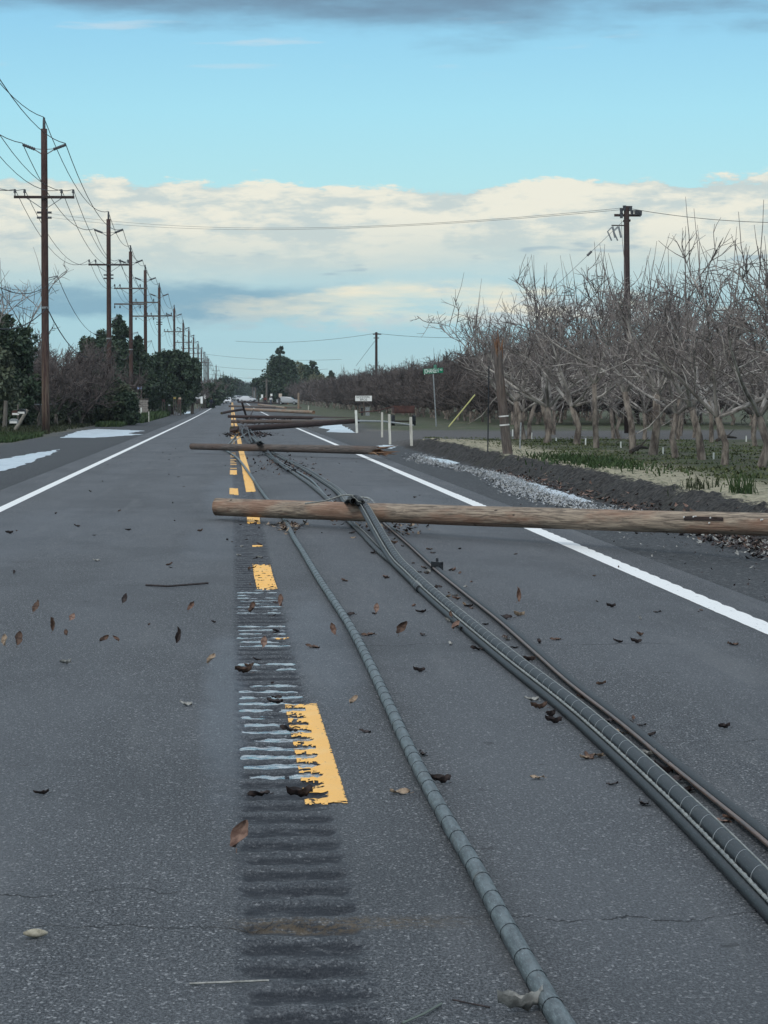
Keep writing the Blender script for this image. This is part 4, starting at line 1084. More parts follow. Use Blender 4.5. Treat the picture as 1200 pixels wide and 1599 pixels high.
board(279.5, 628, 5, 7, 272, M_rust, 'dark red notice with pale top before the round tree')
board(273, 622, 4, 3, 270, mat('amber_sign', color=(.35,.27,.08), rough=.5), 'small amber sign left of the dark red notice')
board(281, 622.5, 4, 3, 271, mat('peach_sign', color=(.5,.36,.27), rough=.5), 'small pale orange sign above the dark red notice')
board(264.5, 633, 3, 2, 266, M_swhite, 'tiny white sign low on the left verge')
board(218, 606, 7, 4, 240, mat('blue_banner', color=(.25,.32,.5), rough=.6), 'pale blue banner above the brick wall')
post(243, 621, 642, .05, .12, M_oldwood, 'weathered fence board near the fourth left pole', 'fence_post', 'fence post', 'old wooden posts on the left verge')
post(247, 622, 642, .05, .10, M_oldwood, 'second weathered fence board near the fourth left pole', 'fence_post', 'fence post', 'old wooden posts on the left verge')

# people far away (skinned figures)
def person(px, Y, top, bot, label, faceaway=False, H=1.75, walk=.2):
    x = yx(px, Y); root = empty('person', (x, Y, G(x, Y)), math.pi if faceaway else 0, label, 'person')
    s = H/1.75
    def sk(name, verts, edges, rads, m):
        me = bpy.data.meshes.new(name); me.from_pydata([tuple(Vector(v_)*s) for v_ in verts], edges, []); me.materials.append(m)
        o = linkmesh(name, me, root); md = o.modifiers.new('skin', 'SKIN')
        for i, r_ in enumerate(rads): me.skin_vertices[0].data[i].radius = (r_*s, r_*s)
        me.skin_vertices[0].data[0].use_root = True
        sb2 = o.modifiers.new('sub', 'SUBSURF'); sb2.levels = 1; sb2.render_levels = 1
        return o
    body = [(0,0,.95),(0,0,1.15),(0,0,1.40),(0,0,1.52),(0,-.01,1.66),(-.10,0,.90),(-.11,-walk*.4,.5),(-.12,-walk*.2,.07),(-.12,-walk*.2-.12,.04),(.10,0,.90),(.11,walk*.3,.5),(.12,walk*.8,.09),(.12,walk*.8-.12,.04),(-.19,0,1.38),(-.27,.03,1.10),(-.28,-.08,.86),(.19,0,1.38),(.27,-.03,1.10),(.28,-.12,.86)]
    ed = [(0,1),(1,2),(2,3),(3,4),(0,5),(5,6),(6,7),(7,8),(0,9),(9,10),(10,11),(11,12),(2,13),(13,14),(14,15),(2,16),(16,17),(17,18)]
    rd = [.15,.14,.16,.06,.105,.10,.07,.045,.04,.10,.07,.045,.04,.07,.05,.04,.07,.05,.04]
    return root, sk, body, ed, rd
M_skin = mat('skin', color=(.36,.22,.16), rough=.6)
def make_person(px, Y, label, coat, trousers, hair=(.03,.02,.02), walk=.2):
    root, sk, body, ed, rd = person(px, Y, 0, 0, label, walk=walk)
    sk('body', body, ed, rd, trousers)
    sk('jacket', [(0,0,.92),(0,0,1.15),(0,0,1.42),(-.2,0,1.39),(-.28,.03,1.10),(-.29,-.07,.92),(.2,0,1.39),(.28,-.03,1.10),(.29,-.11,.92)], [(0,1),(1,2),(2,3),(3,4),(4,5),(2,6),(6,7),(7,8)], [.18,.17,.18,.09,.065,.055,.09,.065,.055], coat)
    sk('head', [(0,0,1.53),(0,-.01,1.66),(0,-.02,1.72)], [(0,1),(1,2)], [.06,.108,.09], M_skin)
    sk('hair', [(0,.02,1.69),(0,.02,1.76)], [(0,1)], [.112,.08], mat('hair', color=hair))
    for s_ in (-1, 1):
        mb = MB()
        for f_ in range(4): mb.tube([Vector((s_*.28+.018*(f_-1.5), -.09-.02*(s_ > 0), .85)), Vector((s_*.28+.02*(f_-1.5), -.11, .76+.01*abs(f_-1.5)))], .009, 4)
        mb.tube([Vector((s_*.25, -.10, .85)), Vector((s_*.235, -.13, .80))], .01, 4)
        mb.build('hand', M_skin, root)
    return root
C_navy = mat('navy_cloth', color=(.02,.02,.045), rough=.9); C_blk = mat('black_cloth', color=(.014,.014,.018), rough=.9)
C_wht = mat('white_cloth', color=(.62,.62,.62), rough=.9); C_jean = mat('denim', color=(.06,.08,.13), rough=.9); C_red = mat('dark_red_cloth', color=(.16,.04,.03), rough=.9)
make_person(330, 430, 'person in dark clothes walking along the left edge of the road', C_navy, C_blk, walk=.28)
make_person(423, 520, 'person in a white top standing right of the far road', C_wht, C_jean)
make_person(414.5, 520, 'person in dark red clothes standing left of the one in white', C_red, C_blk)
make_person(436, 500, 'person in black clothes standing right of the one in white', C_blk, C_blk)

# vehicles
M_carw = mat('white_car_paint', color=(.62,.64,.66), rough=.25, spec=.6); M_glass = mat('dark_window_glass', color=(.02,.025,.03), rough=.08, spec=.9)
M_tyre = mat('tyre_rubber', color=(.015,.015,.016), rough=.85); M_lamp = mat('headlamp_lens', color=(.75,.77,.78), rough=.1)
M_cars = mat('silver_car_paint', color=(.34,.36,.38), rough=.3, spec=.6)
def car(px, Y, paint, label, rz=0, sc=1.0):
    x = yx(px, Y); e = empty('car', (x, Y, G(x, Y)), rz, label, 'car', 'vehicles far down the road'); e.scale = (sc,)*3
    # y- is the front; profile swept across the width
    prof_ = [(-2.25,.45),(-2.3,.75),(-2.15,.98),(-1.25,1.12),(-.55,1.62),(1.2,1.68),(2.05,1.25),(2.25,1.0),(2.25,.45)]
    mb = MB(); ws = [-.92,-.88,.88,.92]; k = len(prof_)
    for wi_, xx in enumerate(ws):
        for (yy, zz) in prof_:
            inn = (.86 if zz > 1.2 else 1.0)*(1 if wi_ in (1,2) else 1.0)
            mb.v.append(Vector((xx*inn, yy, zz if wi_ in (1,2) else .45+(zz-.45)*.96)))
    for wi_ in range(3):
        for i in range(k): mb.f.append((wi_*k+i, wi_*k+(i+1) % k, (wi_+1)*k+(i+1) % k, (wi_+1)*k+i)); mb.mi.append(0)
    mb.f.append(tuple(range(k))); mb.mi.append(0); mb.f.append(tuple(3*k+i for i in range(k))[::-1]); mb.mi.append(0)
    mb.build('body', paint, e)
    mb = MB(); mb.face([Vector((-.74,-1.24,1.155)), Vector((.74,-1.24,1.155)), Vector((.66,-.62,1.59)), Vector((-.66,-.62,1.59))]); mb.build('windscreen', M_glass, e)
    for s in (-1, 1):
        mb = MB(); mb.face([Vector((s*.83,-.95,1.18)), Vector((s*.80,-.5,1.54)), Vector((s*.80,1.1,1.58)), Vector((s*.83,1.7,1.2))]); mb.build('side_window', M_glass, e)
        mb = MB(); mb.box((s*.68,-2.25,.82), (.36,.12,.16)); mb.build('headlight', M_lamp, e)
        mb = MB(); mb.box((s*1.0,-.85,1.12), (.18,.1,.12)); mb.build('wing_mirror', paint, e)
        for yy in (-1.4, 1.4):
            mb = MB(); mb.tube([Vector((s*.72,yy,.34)), Vector((s*.93,yy,.34))], .34, 18); wh = mb.build('wheel', M_tyre, e)
            mb = MB(); mb.tube([Vector((s*.90,yy,.34)), Vector((s*.945,yy,.34))], .2, 12); mb.build('rim', M_steel, wh)
    mb = MB(); mb.box((0,-2.3,.62), (1.0,.04,.22)); mb.build('grille', M_sblack, e)
    return e
car(355, 600, M_carw, 'white car facing the viewer at the far left of the road')
car(349.5, 640, M_carw, 'second white car partly behind the first one', sc=.95)
car(372, 800, M_cars, 'silver car beyond the fallen poles', rz=R(20))
car(380, 760, M_cars, 'grey car in the middle of the far road', rz=R(-40))
car(387, 720, M_carw, 'white car stopped at an angle far beyond the fallen poles', rz=R(60))
car(366, 900, M_carw, 'tiny white car in the farthest group')
car(450, 530, M_cars, 'dark grey car parked right of the far road', rz=R(80))

# traffic signal
Y = 880; xs_ = yx(397, Y)
eS2 = empty('traffic_signal', (xs_, Y, G(xs_, Y)), 0, 'far traffic signal with a long mast arm over the road', 'traffic signal')
mb = MB(); mb.tube([Vector((0,0,0)), Vector((0,0,7.2))], [.16,.12], 8); mb.build('mast', M_steel, eS2)
mb = MB(); mb.tube([Vector((0,0,5.3)), Vector((-3,0,5.8)), Vector((-5.2,0,5.9))], [.12,.09,.07], 6); mb.build('mast_arm', M_steel, eS2)
for xx in (-5.0, -3.7, -.1):
    mb = MB(); mb.box((xx,-.2,5.4 if xx < -1 else 3.6), (.42,.3,1.15)); h = mb.build('signal_head', M_blk, eS2)
mb = MB(); mb.tube([Vector((0,0,7.2)), Vector((-1.6,0,7.6))], .06, 6); mb.box((-1.7,0,7.6), (.7,.3,.15)); mb.build('street_lamp', M_tagw, eS2)
# right far poles
for k, (px, Y, top) in enumerate(((416.5,560,592),(411.5,620,596),(399,720,597),(395,900,600),(462,620,582))):
    x = yx(px, Y); H = at(px, top, Y).z-G(x, Y)
    e = empty('utility_pole', (x, Y, G(x, Y)), 0, ['weathered pole standing before the tall far conifer','thin pole just left of the far conifers','far right pole near the traffic signal','farthest thin pole right of the road','thin pole among the pale far trees'][k], 'utility pole')
    mb = MB(); mb.tube([Vector((0,0,0)), Vector((0,0,H))], [.24,.2], 8); mb.build('shaft', M_oldwood, e)
    mb = MB(); mb.box((0,0,H-.5), (1.8,.12,.14)); mb.build('crossarm', M_oldwood, e)
board(438, 618, 5, 6, 540, mat('cream_sign', color=(.55,.45,.38), rough=.6), 'cream sign board right of the far people')
board(409.5, 619, 3, 5, 560, M_swhite, 'small white sign left of the far people')
board(424, 617, 3.2, 3.5, 560, M_swhite, 'white square sign behind the person in white')

# ------------------------------------------------------------------ cables on the road
def f_sheath(c1, c2, rough_):
    def fn(t, b):
        o = t.obj(); n = t.noise(t.scale(o, (6,1.2,6)), 9, 6, .7); n2 = t.noise(t.scale(o, (20,2.5,20)), 12, 4, .7)
        c = t.mix(t.ss(n, .35, .65), c1, c2)
        c = t.mix(t.m('MULTIPLY', t.ss(n2, .56, .66), .6), c, tuple(min(1, v_*1.7+.05) for v_ in c2))
        c = t.mix(t.m('MULTIPLY', t.ss(t.noise(o, 7, 5, .7), .56, .7), .45), c, (.06,.055,.048))
        t.put(b.inputs['Base Color'], c); t.put(b.inputs['Roughness'], t.m('ADD', rough_, t.m('MULTIPLY', n, .2)))
        t.put(b.inputs['Normal'], t.bmp(n2, .25, .003))
    return fn
M_sheath = mat('scuffed_grey_sheath', f_sheath((.025,.036,.041), (.11,.138,.148), .36), spec=.35)
M_sheathd = mat('black_cable_sheath', f_sheath((.006,.009,.012), (.018,.024,.028), .40), spec=.24)
M_copper = mat('tarnished_copper', f_sheath((.05,.036,.03), (.14,.085,.06), .35), spec=.6)
M_strand = mat('steel_strand', f_sheath((.12,.13,.125), (.26,.27,.25), .4), spec=.5)
M_lash = mat('lashing_wire', color=(.035,.045,.05), rough=.35, metal=.5)
M_lashl = mat('bright_lashing_wire', color=(.36,.39,.40), rough=.4, metal=.5)
def helix(pts, R0, pitch, r, side=0.0, n=3, ymax=60):
    out = []; s = 0; pv = pts[0]; ds = pitch/14
    # resample
    res = [pts[0]]
    for a, b_ in zip(pts, pts[1:]):
        L = (b_-a).length; k = max(1, int(L/ds))
        res += [a.lerp(b_, (i+1)/k) for i in range(k)]
    for i in range(1, len(res)-1):
        if res[i].y > ymax: break
        s += (res[i]-res[i-1]).length
        t = (res[i+1]-res[i-1]).normalized(); x = t.cross(Vector((0,0,1))).normalized(); y = x.cross(t)
        an = 2*math.pi*s/pitch
        out.append(res[i]+(x*math.cos(an)+y*math.sin(an))*(R0+r*.6))
    mb = MB(); mb.tube(out, r, n, cap=False); return mb
def rings(pts, R0, pitch, r, ymax=45, slant=.4):
    mb = MB(); s = 0; nxt = .1; chain = []
    for a, b_ in zip(pts, pts[1:]):
        L = (b_-a).length
        while s+L > nxt:
            c = a.lerp(b_, (nxt-s)/L)
            if c.y > ymax: mb.tube(chain, r, 4, cap=False); return mb
            t = (b_-a).normalized(); x = t.cross(Vector((0,0,1))).normalized(); y = x.cross(t)
            lp_ = []
            for j in range(17):
                an = 2*math.pi*j/16-math.pi/2
                lp_.append(c+(x*math.cos(an)+y*math.sin(an))*(R0+r*.4)+t*R0*slant*math.cos(an)+t*(j-8)*.0006)
            chain += lp_
            nxt += pitch*(1+.16*math.sin(nxt*7)+.08*math.sin(nxt*2.3))
        s += L
    mb.tube(chain, r, 4, cap=False)
    return mb
def cable(path, label, parts):
    """path: control points; parts: (name, dx sideways, dz, radius, material)"""
    pts = catmull(path, .12 if path[0].y < 20 else .3)
    e = empty('fallen_cable', path[0], 0, label, 'cable', 'downed communication cables')
    o0 = path[0]
    for nm, sx, sz, r, m, kind in parts:
        pp = []
        for i in range(len(pts)):
            t = (pts[min(i+1,len(pts)-1)]-pts[max(i-1,0)]).normalized(); x = t.cross(Vector((0,0,1))).normalized()
            pp.append(pts[i]+x*sx+Vector((0,0,sz))-o0)
        mb = MB(); mb.tube(pp, r, 14 if r > .015 else 8)
        mb.build(nm, m, e, smooth=True)
        if kind == 'wrap': rings(pp, r, .30, .0017).build('lashing_wire', M_lash, e)
        if kind == 'wrapl':
            rings(pp, r, .27, .0011, slant=1.5).build('lashing_wire', M_lashl, e)
        if kind == 'strand': helix(pp, r*.55, .09, r*.55, ymax=26).build('strand', M_strand, e, smooth=True)
    return e, pts
g = lambda px, py, z=.03: P(px, py, z)
c1p = [g(905,1640), g(866,1599-20), g(840,1535), g(790,1446), g(740,1352), g(690,1267), g(643,1178), g(603,1092), g(574,1030), g(546,977), g(520,937), g(497,902), g(473,862), g(457,836), g(447,815), g(432,795), g(414,775), g(391,742), g(372,717), g(355,705), g(350,701)+Vector((0,.3,.0)), at(354,696.5,82), g(362,689), g(371,678)]
cab1, pts1 = cable(c1p, 'thick grey lashed cable lying down the middle of the right lane, left of the pair', [('sheath', 0, 0, .030, M_sheath, 'wrap')])
# cable pair (2) that passes over the near log
yl_ = lambda X: a0.y+(a2.y-a0.y)*(X-a0.x)/(a2.x-a0.x)
zl_ = lambda X: a0.z+(a2.z-a0.z)*(X-a0.x)/(a2.x-a0.x)
over = [g(1290,1500,.03), g(1200,1402,.03), g(1050,1250,.03), g(905,1118,.03), g(800,1035,.03), g(733,980,.03), g(680,935,.03), g(640,898,.04), g(610,865,.07)]
for (X, dy_, dz_) in ((1.66,-.55,.04),(1.62,-.24,.105),(1.58,-.06,.150),(1.54,.08,.155),(1.50,.35,.09)):
    over.append(Vector((X, yl_(X)+dy_, zl_(X)+dz_)))
over += [g(530,769,.05), g(504,751), g(477,734), g(444,717), g(425,706.5,.06), at(411,694,78.2), at(403,690,79), g(396,684), g(390,675)]
cab2, pts2 = cable(over, 'dark lashed cable pair with a braided strand, climbing over the nearest fallen pole', [('sheath', .028, .008, .038, M_sheathd, 'wrapl'), ('side_sheath', -.040, -.006, .024, M_sheathd, None), ('braided_strand', -.034, .026, .0065, M_strand, 'strand'), ('thin_strand', .062, .030, .0045, M_strand, None)])
under = [g(655,921,.03), g(627,890,.03), g(593,862,.03), g(565,833,.03), g(546,815,.03), g(528,797,.03), g(507,776,.03), g(484,757,.03), g(461,741,.03), g(432,722,.03), g(414,708,.05), at(405,697,77.6), at(400,690,79.5), g(391,681), g(384,674)]
cab3, pts3 = cable(under, 'dark cable branch passing under the nearest fallen pole', [('sheath', 0, 0, .030, M_sheathd, 'wrapl'), ('thin_strand', .03, .02, .006, M_strand, None)])
br = [g(509,776,.035), g(488,752,.035), g(466,738,.035), g(440,724,.035), g(424,711,.04)]
cable(br, 'short pale cable piece beside the dark branch beyond the nearest fallen pole', [('sheath', 0, 0, .022, M_sheath, None)])
c3p = [g(1290,1395), g(1200,1313), g(1130,1256), g(1050,1192), g(975,1130), g(897,1070), g(840,1020), g(783,970), g(730,928), g(683,890), g(645,855), g(607,822), g(590,806), g(572,795), g(553,783,.02)]
cab4, pts4 = cable(c3p, 'thin dark and coppery cable pair on the right side of the lane', [('sheath', .012, 0, .022, M_sheathd, None), ('copper_line', -.022, .004, .010, M_copper, None)])
# clamps and loose tie wires
for (px, py, nm, lab) in ((683,893,'cable_clamp','small dark clamp standing on the thin cable pair'),(459,739,'cable_clamp','dark clamp on the cable beyond the nearest fallen pole')):
    p = g(px, py, .0); mb = MB(); mb.box(p+Vector((0,0,.05)), (.05,.14,.09), rz=.5); mb.tube([p+Vector((0,0,.08)), p+Vector((0,0,.13))], .014, 6); tag(mb.build(nm, M_blk), lab, 'clamp')
X = 1.55; top = Vector((X, yl_(X), zl_(X)+.15))
wire(catmull([top+Vector((-.62,.12,-.06)), top+Vector((-.35,.1,-.02)), top+Vector((-.12,.05,.05)), top+Vector((.08,0,.03)), top+Vector((.2,-.1,.0)), top+Vector((.12,-.14,-.05))], .03), .010, 'pale loose tie wire looped over the nearest fallen pole', name='tie_wire', m=M_strand)
wire(catmull([top+Vector((.02,.1,.0)), top+Vector((.16,.0,.02)), top+Vector((.24,-.16,-.02)), top+Vector((.30,-.15,-.14))], .03), .012, 'second tie wire beside the cable on the nearest fallen pole', name='tie_wire', m=M_steel)
wire([at(386,676,124), at(365,690,84), at(359,697,80)], .02, 'thin pale wire between the second and third fallen poles', m=M_strand)
wire(catmull([at(381,667,129), at(378,674,118), at(384,686,99), at(392,694,86)], .5), .04, 'dark bent cable left of the bundle beyond the second fallen pole', m=M_sheathd, name='loose_cable')
wire(catmull([at(388,672,122), at(390,681,104), at(395,692,86)], .5), .03, 'dark bent cable in the middle beyond the second fallen pole', m=M_sheathd, name='loose_cable')
wire(catmull([at(391,671,128), at(402,685,100), at(412,696,84), at(425,712,70), at(450,735,57)], .5), .03, 'dark bent cable right of the bundle beyond the second fallen pole', m=M_sheathd, name='loose_cable')

# ------------------------------------------------------------------ leaves
def leaf_mesh(seed, curl, twist, L=.10, Wd=.05):
    r = random.Random(seed); mb = MB(); nu, nv = 9, 5
    for i in range(nu):
        t = i/(nu-1)
        wd = Wd*(math.sin(math.pi*min(max(t,.02),.985))**.75)*(1+.12*r.uniform(-1,1))
        for j in range(nv):
            s = j/(nv-1)*2-1
            z = curl*L*(abs(s)**1.5)*.35+curl*L*((t-.45)**2)*1.1+.006*r.uniform(-1,1)
            a = twist*(t-.5)
            x = s*wd*.5; 
            mb.v.append(Vector((x*math.cos(a)-z*math.sin(a), (t-.5)*L, x*math.sin(a)+z*math.cos(a))))
    for i in range(nu-1):
        for j in range(nv-1): mb.f.append((i*nv+j, i*nv+j+1, (i+1)*nv+j+1, (i+1)*nv+j)); mb.mi.append(0)
    mb.tube([Vector((0,-L*.5,0)), Vector((.004,-L*.68,.004))], .0015, 4)
    lo = min(v_.z for v_ in mb.v)
    for v_ in mb.v: v_.z -= lo
    return mb
def f_dry(c1, c2):
    def fn(t, b):
        n = t.noise(t.obj(), 45, 4, .6); t.put(b.inputs['Base Color'], t.mix(t.ss(n, .35, .65), c1, c2))
    return fn
LM = [mat('dry_leaf_brown', f_dry((.045,.028,.022), (.12,.075,.055)), rough=.7, spec=.3),
      mat('dry_leaf_dark', f_dry((.014,.011,.012), (.045,.032,.03)), rough=.6, spec=.3),
      mat('dry_leaf_tan', f_dry((.16,.12,.085), (.34,.26,.19)), rough=.75, spec=.3),
      mat('dry_leaf_grey', f_dry((.18,.18,.17), (.36,.36,.34)), rough=.75, spec=.3),
      mat('dry_leaf_reddish', f_dry((.12,.07,.055), (.24,.155,.12)), rough=.7, spec=.3)]
leafmesh = {}
for mi_, m in enumerate(LM):
    for s in range(4):
        leafmesh[(mi_, s)] = leaf_mesh(s*7+mi_, [.25,.5,.9,.4][s], [.6,-.5,1.2,-1.4][s], L=.095, Wd=[.05,.045,.04,.055][s]).mesh('dry_leaf', m, True)
def leaf(px, py, mi_, s=None, sc=1.0, rz_=None, h=0, tilt=(0,0), label=None, Y=None, grp='dry leaves blown over the road'):
    p = P(px, py, .002+h) if Y is None else at(px, py, Y)
    o = linkmesh('dry_leaf', leafmesh[(mi_, rnd.randint(0,3) if s is None else s)])
    o.location = p; o.rotation_euler = (tilt[0], tilt[1], rnd.uniform(0,6.28) if rz_ is None else rz_); o.scale = (sc*.70,)*3
    return tag(o, label or 'small dry leaf lying loose on the grey asphalt', 'leaf', grp)
PL = [(290,1103,3,1,1.1,1.3,'pale curled leaf alone in the left lane near the rumble strip'),(625,1240,2,3,1.3,1.4,'tan curled leaf left of the cable pair, right beside the grey cable'),
 (690,1224,1,2,1.3,.7,'dark slim leaf touching the right side of the grey cable'),(840,1217,2,0,1.0,1.0,'small tan and black leaf between the two cable groups'),
 (816,1582,3,2,1.9,1.5,'dark and white curled leaf at the bottom edge by the grey cable'),(65,1242,1,1,1.0,1.5,'slim dark leaf low in the left lane'),
 (103,1038,3,2,1.0,1.45,'pale boat shaped leaf in the left lane'),(488,1012,0,0,1.5,1.2,'big brown leaf left of the grey cable'),
 (450,1143,1,3,1.4,1.5,'large dark leaf on the left edge of the nearest yellow dash'),(570,1144,1,0,.9,1.4,'small dark leaf right of the nearest yellow dash'),
 (868,1000,0,0,1.2,1.3,'brown leaf in the right lane, level with the far cable bend'),(965,1004,1,1,1.0,1.5,'dark leaf in the middle of the right lane'),
 (1000,994,0,2,.9,.2,'thin upright leaf right of the dark one in the right lane'),(955,949,1,2,1.1,1.4,'flat dark leaf in the right lane, below the nearest pole'),
 (1145,1008,0,3,1.2,1.2,'brown leaf near the right white line'),(1132,1138,1,2,.9,1.4,'small black curled leaf in the right lane'),
 (1027,957,1,0,1.0,.9,'dark slanted leaf near the right white line'),(150,877,3,1,1.1,1.5,'pale leaf far up the left lane'),
 (120,823,1,1,1.3,1.4,'dark leaf near the top of the left lane'),(15,834,1,2,1.3,1.2,'dark leaf at the left picture edge'),
 (200,829,1,1,1.2,1.5,'dark leaf left of the rumble strip before the nearest pole'),(788,967,1,3,1.9,1.3,'big dark curled leaf leaning on the thin cable pair'),
 (640,713,0,0,1.0,1,None),(920,1184,0,3,1.2,.6,'brown leaf against the left side of the cable pair'),(912,1186,2,1,1.0,2.3,'tan leaf under the brown one at the cable pair'),
 (970,1146,2,0,1.1,1.2,'tan leaf between the two cable groups'),(948,1129,1,3,1.4,1.0,'dark crumpled leaf between the two cable groups'),
 (1012,1183,3,2,1.1,1.3,'pale grey leaf between the cable groups, right of the tan one'),(1048,1222,1,3,1.7,1.0,'largest black leaf between the cable groups'),
 (1035,1208,1,2,1.4,1.5,'black leaf above the largest one between the cable groups'),(1058,1205,1,1,1.4,1.2,'black leaf lying under the thin cable pair'),
 (1005,1258,1,3,1.2,.5,'dark red leaf at the left side of the cable pair'),(957,1226,1,0,.8,1.5,'small dark leaf below the cable pair'),
 (655,1050,1,2,1,1.2,None),(470,1246,1,2,1.6,1.5,'long brown leaf stuck on the rumble strip under the yellow dash'),(430,1100,1,1,1.4,1.3,'dark leaf on the wet rumble strip'),(405,1245,1,3,1.4,1.6,'dark crumpled leaf on the lower left of the rumble strip'),
 (380,1052,0,2,1.5,1.5,'reddish brown leaf on the wet part of the rumble strip'),(660,1180,1,3,1.1,.4,'dark leaf tucked against the grey cable'),(527,942,1,3,1.0,.4,'dark leaf tucked at the grey cable far up'),(545,962,1,3,1.5,1.4,'dark ragged leaf right of the grey cable'),
 (538,908,0,0,1.5,.5,'olive brown leaf right of the grey cable, far up'),(575,993,0,0,1.5,1.3,'brown round leaf right of the grey cable'),(658,958,1,1,1.3,1.3,'black leaf left of the cable pair'),(660,993,1,3,1.1,.6,'small black upright leaf left of the cable pair'),
 (730,988,1,2,1.4,1.5,'dark leaf leaning on the left of the cable pair'),(745,1016,1,3,1.4,1.4,'dark leaf pair at the left side of the cable pair'),(830,1096,3,1,1.2,1.4,'pale leaf left of the cable pair'),(843,1108,0,2,1.2,1.2,'brown leaf left of the cable pair, below the pale one'),(865,1130,1,2,1.2,1.2,None)]
for (px, py, mi_, s, sc, rz_, lab) in PL:
    leaf(px, py, mi_, s, sc, rz_, tilt=(rnd.uniform(-.15,.2), rnd.uniform(-.25,.25)), label=lab)
# leaves in the air
AIR = [(280,998,1,1.5,.9,.3,'dark slim leaf blown through the air over the left lane'),(375,1303,4,1.6,.4,.25,'large pinkish leaf blown upright over the rumble strip'),(330,1031,2,1.3,1.3,.2,'orange tan leaf in the air left of the rumble strip'),
 (552,1096,2,1.1,1.4,.2,'yellowish leaf in the air right of the rumble strip'),(812,930,4,1.5,.3,.2,'reddish leaf blown upright over the right lane'),(57,948,0,1.4,.7,.4,'brown leaf in the air at upper left of the left lane'),
 (112,965,4,1.1,1.2,.4,'small reddish leaf in the air over the left lane'),(85,977,0,1.3,.4,.3,'brown leaf in the air left of the small reddish one'),(28,998,0,1.5,.6,.3,'dark brown leaf in the air near the left picture edge'),
 (8,1001,2,1.2,.8,.3,'pale tan leaf in the air at the left picture edge'),(105,991,0,1.0,1.4,.2,'small brown leaf low in the air over the left lane'),(162,1000,0,1.1,1.4,.3,'brown leaf pair in the air over the left lane'),
 (183,1000,4,.8,1.2,.3,'faint reddish leaf in the air over the left lane'),(195,935,1,1.2,.4,.3,'thin dark leaf in the air over the left lane'),(300,947,4,1.2,.3,.3,'faint reddish leaf in the air by the rumble strip'),
 (628,980,0,1.5,.2,.3,'olive leaf blown upright right of the grey cable'),(588,950,4,1.1,.5,.3,'faint reddish leaf in the air between the cables'),(522,983,4,1.3,.3,.2,'reddish leaf in the air just left of the grey cable'),
 (440,938,4,1.4,.4,.2,'reddish leaf in the air beside the rumble strip'),(412,1003,4,1.2,.5,.15,'reddish leaf in the air left of the small yellow remnant'),(395,952,0,1.6,1.2,.15,'brown leaf pair in the air over the rumble strip'),(705,962,0,.9,1.1,.1,'reddish brown leaf leaning on the cable pair'),
 (712,978,4,1.3,1.2,.08,'reddish leaf on the left flank of the cable pair')]
for (px, py, mi_, sc, rr, h, lab) in AIR:
    base = P(px, py+h*4000/22*.6)
    leaf(px, py, mi_, None, sc, rnd.uniform(-.6,.6), tilt=(math.pi/2-rr*.8, rnd.uniform(-.6,.6)), label=lab, Y=base.y)
# scatter along cables and on the road
def drop(x, y, mi_, sc, lab):
    o = linkmesh('dry_leaf', leafmesh[(mi_, rnd.randint(0,3))]); zz = prof(y)+.002
    if 0 < x < .42 and y < 170: zz = rz(x, y)+.004
    o.location = (x, y, zz); o.rotation_euler = (rnd.uniform(-.2,.3), rnd.uniform(-.4,.4), rnd.uniform(0,6.28)); o.scale = (sc*.72,)*3
    tag(o, lab, 'leaf', 'dry leaves blown over the road')
wts = [0,0,1,1,1,1,2,3,4]
for k in range(120):
    p = pts2[rnd.randint(20, len(pts2)-1)]
    drop(p.x+rnd.choice((-1,1))*rnd.uniform(.08,.22), p.y+rnd.uniform(-.2,.2), rnd.choice(wts), rnd.uniform(.7,1.3), 'small dry leaf caught along the dark lashed cable pair')
for k in range(60):
    p = pts4[rnd.randint(12, len(pts4)-1)]
    drop(p.x+rnd.choice((-1,-1,1))*rnd.uniform(.05,.22), p.y, rnd.choice(wts), rnd.uniform(.6,1.2), 'small dry leaf caught along the thin cable pair')
for k in range(34):
    y = 14+28*rnd.random()**1.0
    drop(rnd.uniform(.03,.40), y, rnd.choice([0,1,1,1,3]), rnd.uniform(.5,1.1), 'small dry leaf stuck on the rumble strip')
for k in range(95):
    y = 17+75*rnd.random()**1.4
    drop(rnd.uniform(-3.4,3.8), y, rnd.choice([1,1,1,0,3]), rnd.uniform(.45,1.05), 'small dry leaf lying loose on the grey asphalt')
# litter heaps
def litter(n, xf, yf, label, mats, size=.05, zf=None, name='leaf_litter'):
    mb = MB()
    for k in range(n):
        y = yf(); x = xf(y); z = G(x, y)+rnd.uniform(0,.03) if zf is None else zf(x, y)
        a = rnd.uniform(0, 6.28); s = size*rnd.uniform(.5,1.4); t1 = rnd.uniform(-.6,.6); t2 = rnd.uniform(-.5,.5)
        M_ = Euler((t1, t2, a)).to_matrix(); c = Vector((x, y, z+.01))
        mb.face([c+M_ @ Vector((-s*.4,0,0)), c+M_ @ Vector((0,-s,.3*s)), c+M_ @ Vector((s*.4,0,0)), c+M_ @ Vector((0,s,.3*s))], mi=rnd.randrange(len(mats)))
    return tag(mb.build(name, mats), label, 'leaves', kind='stuff')
M_wetleaf = mat('wet_shimmer_leaf_litter', f_dry((.20,.21,.22), (.42,.44,.46)), rough=.3, spec=.8)  # pale tone paints the shimmer of gutter water onto the litter
def gx(y): return 5.55+.25*math.sin(y*.25)+rnd.gauss(0,.20)
litter(13000, gx, lambda: rnd.triangular(32,80,40), 'wet pale leaf litter drifted along the right gutter', [M_wetleaf, LM[3], M_wetleaf], .034)
litter(1500, lambda y: 6.0+rnd.gauss(0,.22), lambda: rnd.triangular(22,34,29), 'brown leaf drift at the foot of the bank near the fallen pole', [LM[0], LM[1], LM[1], LM[3]], .05)
